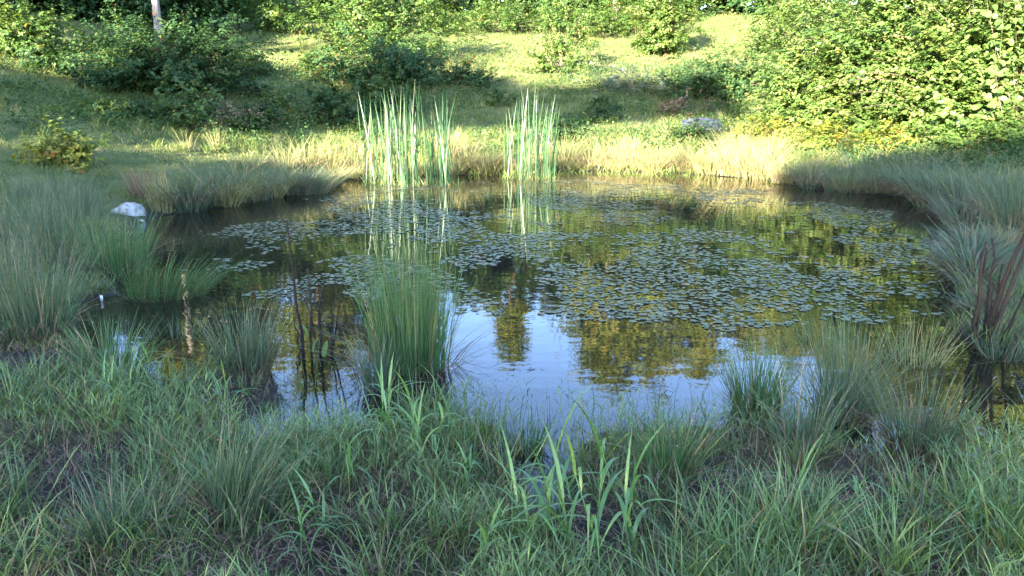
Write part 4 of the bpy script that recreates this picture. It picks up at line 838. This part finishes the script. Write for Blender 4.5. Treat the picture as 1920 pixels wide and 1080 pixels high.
# ------------------------------------------------------------------ grass and ground cover (uncountable)
def near_grass():
    mb = MB(); n = 6000
    y = 1.7 + 5.2*rng.random(n)**1.15; x = (rng.random(n)-.5)*2*(.74*y+.3)
    z = H(x, y); d = sdf(x, y); mud = mudness(x, y); dn = fbm(x*1.5, y*1.5, 61, 3)
    k = (z > -.005) & (d > -.02) & (rng.random(n) > mud*.93) & (d < 6) & (dn > .30*(rng.random(n)+.5))
    x, y, z, dn, d = x[k], y[k], z[k], dn[k], d[k]; q = len(x)
    big = rng.random(q) < .19
    tall = np.where(big, np.clip(.10+.42*(dn-.3)+.07*rng.random(q), .09, .32), np.clip(.03+.13*(dn-.3)+.05*rng.random(q), .025, .11))
    per = np.where(big, rng.integers(20, 38, q), rng.integers(8, 16, q)); i = np.repeat(np.arange(q), per); m = len(i)
    sd = np.where(big, .055, .05)[i]
    P = np.column_stack([x[i]+rng.normal(0, 1, m)*sd, y[i]+rng.normal(0, 1, m)*sd, z[i]-.012])
    az = np.arctan2(P[:, 1]-y[i], P[:, 0]-x[i]) + rng.normal(0, .7, m)
    tb = rng.beta(1.6, 1.8, q)*.75
    tt = np.clip(tb[i] + rng.normal(0, .10, m), 0, .86); tt[rng.random(m) < .09] = .97
    ribbon(mb, P, az, tall[i]*rng.uniform(.45, 1.15, m), rng.uniform(.05, .6, m), rng.uniform(.05, .55, m), rng.uniform(0, .42, m), np.where(big[i], rng.uniform(.0035, .0085, m), rng.uniform(.0028, .0055, m)), tt, 4, rng.uniform(-1.2, 1.2, m))
    # leafy culms: upright stems carrying short side leaves
    nc = 14000; y = 1.7 + 5.0*rng.random(nc)**1.15; x = (rng.random(nc)-.5)*2*(.74*y+.3); z = H(x, y); d = sdf(x, y); mud = mudness(x, y); dn = fbm(x*1.2, y*1.2, 63, 3)
    k = (((z > .005) & (d > .0)) | ((z > -.06) & (d > -.30) & (d < .2) & (x > -.9) & (x < 2.0) & (rng.random(nc) < .5))) & (d < 6) & (rng.random(nc) > mud*.95) & (dn > .41+.12*rng.random(nc)); x, y, z, dn = x[k], y[k], z[k], dn[k]; nc = len(x)
    hc = np.clip(.05+.55*(dn-.40)+.08*rng.random(nc), .05, .30); az = rng.uniform(0, 6.283, nc); ln = rng.uniform(.02, .35, nc); tc_ = np.clip(fbm(x*2.2, y*2.2, 64, 2)*.9+rng.normal(0, .1, nc), 0, .85)
    ribbon(mb, np.column_stack([x, y, z-.01]), az, hc, ln, .05, 0, .0028, np.where(rng.random(nc) < .3, .96, tc_), 3, rng.uniform(-1.5, 1.5, nc), 'rush')
    for j in range(5):
        u = rng.uniform(.25, 1, nc); bx = x+np.cos(az)*hc*(ln*u+.05*u*u); by_ = y+np.sin(az)*hc*(ln*u+.05*u*u)
        ribbon(mb, np.column_stack([bx, by_, z-.01+hc*u]), rng.uniform(0, 6.283, nc), rng.uniform(.035, .10, nc), rng.uniform(.3, 1.0, nc), rng.uniform(0, .5, nc), rng.uniform(.05, .6, nc), rng.uniform(.0035, .0065, nc), np.clip(tc_+rng.normal(0, .08, nc), 0, .86), 3, rng.uniform(-1, 1, nc))
    print('near blades', m); mb.build('grass', M['grass'], None, 'stuff')
    # dead blades lying on the mud
    mb = MB(); m = 24000; y = 1.7+5*rng.random(m)**1.1; x = (rng.random(m)-.5)*1.5*y; z = H(x, y); k = z > .0; x, y, z = x[k], y[k], z[k]; m = len(x)
    ribbon(mb, np.column_stack([x, y, z+.004]), rng.uniform(0, 6.28, m), rng.uniform(.05, .16, m), rng.uniform(.8, 1.1, m), 0, rng.uniform(.85, 1.0, m), rng.uniform(.002, .005, m), rng.random(m), 3, rng.uniform(-1, 1, m)); m = 5000; y = 1.7+5*rng.random(m)**1.1; x = (rng.random(m)-.5)*1.5*y; z = H(x, y); k = (z > .01) & (fbm(x*2, y*2, 73, 2) > .45); x, y, z = x[k], y[k], z[k]; m = len(x)
    ribbon(mb, np.column_stack([x, y, z-.01]), rng.uniform(0, 6.28, m), rng.uniform(.06, .24, m), rng.uniform(.02, .6, m), rng.uniform(0, .3, m), 0, rng.uniform(.002, .0045, m), rng.random(m), 3, rng.uniform(-1, 1, m), 'rush'); mb.build('dead_grass', M['thatch'], None, 'stuff')
    # thin blades and sprouts rising out of the near shallows
    mb = MB(); m = 7000; y = 2.6+3.4*rng.random(m); x = (rng.random(m)-.5)*1.5*y; d = sdf(x, y); k = (d < .06) & (d > -.45*rng.random(m)-.1) & (fbm(x*2.5, y*2.5, 71, 3) > .5); x, y = x[k], y[k]; m = len(x)
    ribbon(mb, np.column_stack([x, y, np.full(m, -.05)]), rng.uniform(0, 6.28, m), rng.uniform(.1, .3, m), rng.uniform(.05, .4, m), rng.uniform(0, .3, m), 0, rng.uniform(.002, .005, m), rng.random(m)*.8, 4, rng.uniform(-1, 1, m)); mb.build('water_grass', M['rush'], None, 'stuff')
near_grass()
def bank_grass():
    # medium grass on the left, right and far banks
    mb = MB(); n = 19000; y = 5+14*rng.random(n); x = (rng.random(n)-.5)*2*(.72*y+.5); d = sdf(x, y); z = H(x, y)
    rk = wpt(238, 400, .04); k = (d > .02) & (z > .01) & (d < 7) & (np.hypot(x-rk[0], y-rk[1]+.45) > .75); x, y, z, d = x[k], y[k], z[k], d[k]
    per = 6; i = np.repeat(np.arange(len(x)), per); m = len(i); hh = .05+.03*np.exp(-d/.8)+.13*np.clip(fbm(x*1.6, y*1.6, 65, 2)-.35, 0, 1)
    tn = np.clip(fbm(x*.6, y*.6, 66, 3)*1.1-.1, 0, 1)
    P = np.column_stack([x[i]+rng.normal(0, .05, m), y[i]+rng.normal(0, .05, m), z[i]-.01])
    ribbon(mb, P, rng.uniform(0, 6.28, m), hh[i]*rng.uniform(.5, 1.2, m), rng.uniform(.1, .6, m), rng.uniform(.1, .5, m), rng.uniform(0, .4, m), rng.uniform(.6, 1.3, m)*(.005+.0006*y[i]), np.clip(tn[i]+rng.normal(0, .22, m), 0, 1), 3, rng.uniform(-1.2, 1.2, m)); mb.build('bank_grass', M['meadow'], None, 'stuff')
    # meadow
    mb = MB(); n = 32000; y = 17+34*rng.random(n)**1.2; x = (rng.random(n)-.5)*2*(.70*y+1); z = H(x, y); per = 3; i = np.repeat(np.arange(n), per); m = len(i)
    tn = np.clip(fbm(x*.35, y*.35, 67, 3)*1.3-.25, 0, 1)
    P = np.column_stack([x[i]+rng.normal(0, .08, m), y[i]+rng.normal(0, .08, m), z[i]-.01])
    ribbon(mb, P, rng.uniform(0, 6.28, m), rng.uniform(.07, .26, m), rng.uniform(.1, .7, m), .3, .2, rng.uniform(.012, .026, m), np.clip(tn[i]+rng.normal(0, .15, m), 0, 1), 2, rng.uniform(-1.2, 1.2, m)); mb.build('meadow_grass', M['meadow'], None, 'stuff')
    # low leafy cover on the slope behind the far bank
    mb = MB(); n = 6500; y = 13.5+16*rng.random(n); x = -.72*y+1.44*y*rng.random(n); k = (fbm(x*.5, y*.5, 68, 3) > .44-.05*(x > 0)) & (sdf(x, y) > 1.6); x, y = x[k], y[k]; z = H(x, y); per = 16; i = np.repeat(np.arange(len(x)), per); m = len(i)
    P = np.column_stack([x[i]+rng.normal(0, .16, m), y[i]+rng.normal(0, .16, m), z[i]+np.abs(rng.normal(0, .13, m))*(.4+1.4*fbm(x*1.1, y*1.1, 69, 2)[i])+.02])
    leaves(mb, P, rdir(m)*.8+np.array([0, -.1, .8]), rng.uniform(.04, .10, m), np.clip(fbm(x*.9, y*.9, 70, 2)[i]*.9+rng.normal(.1, .15, m), 0, .97), .65); mb.build('undergrowth', M['bramble'], None, 'stuff')
def slope_tufts():
    mb = MB(); n = 2700; y = 13+27*rng.random(n); x = -.7*y+1.4*y*rng.random(n); k = (sdf(x, y) > 1.0) & (fbm(x*.4, y*.4, 72, 3) > .46); x, y = x[k], y[k]; z = H(x, y); per = 17; i = np.repeat(np.arange(len(x)), per); m = len(i)
    hh = rng.uniform(.12, .42, len(x)); tn = rng.random(len(x))
    ribbon(mb, np.column_stack([x[i]+rng.normal(0, .07, m), y[i]+rng.normal(0, .07, m), z[i]-.01]), rng.uniform(0, 6.28, m), hh[i]*rng.uniform(.5, 1.1, m), rng.uniform(.05, .6, m), rng.uniform(.1, .5, m), rng.uniform(0, .4, m), rng.uniform(.010, .018, m), np.clip(tn[i]+rng.normal(0, .15, m), 0, 1), 3, rng.uniform(-1.2, 1.2, m)); mb.build('rough_grass', M['meadow'], None, 'stuff')
slope_tufts()
bank_grass()
# a few small round leaves on the near mud
for (px, py, lb, tv) in ((14, 752, 'yellowing round leaf on the left mud', .95), (56, 806, 'small yellow leaf on the mud below the left grass', .98), (68, 836, 'pair of small round green leaves on the left mud', .5), (215, 808, 'bluish round leaf in the left grass', .3)):
    b = gpt(px, py); t = thing('ground_leaf', (b[0], b[1], b[2]+.03), lb, 'leaf')
    for k in range(1 if tv > .9 else 2):
        mb = MB(); leaves(mb, np.array([[.02*k, .01*k, .01*k]]), np.array([[rng.normal(0, .2), -.3, 1.]]), .035, np.array([tv]), .9, True); mb.build('blade', M['yellowleaf'] if tv > .9 else M['broad'], t)
print('tris', sum(sum(max(1, 1) * (len(m.loops)-2*len(m.polygons)) for m in bpy.data.meshes) for _ in (0,)))
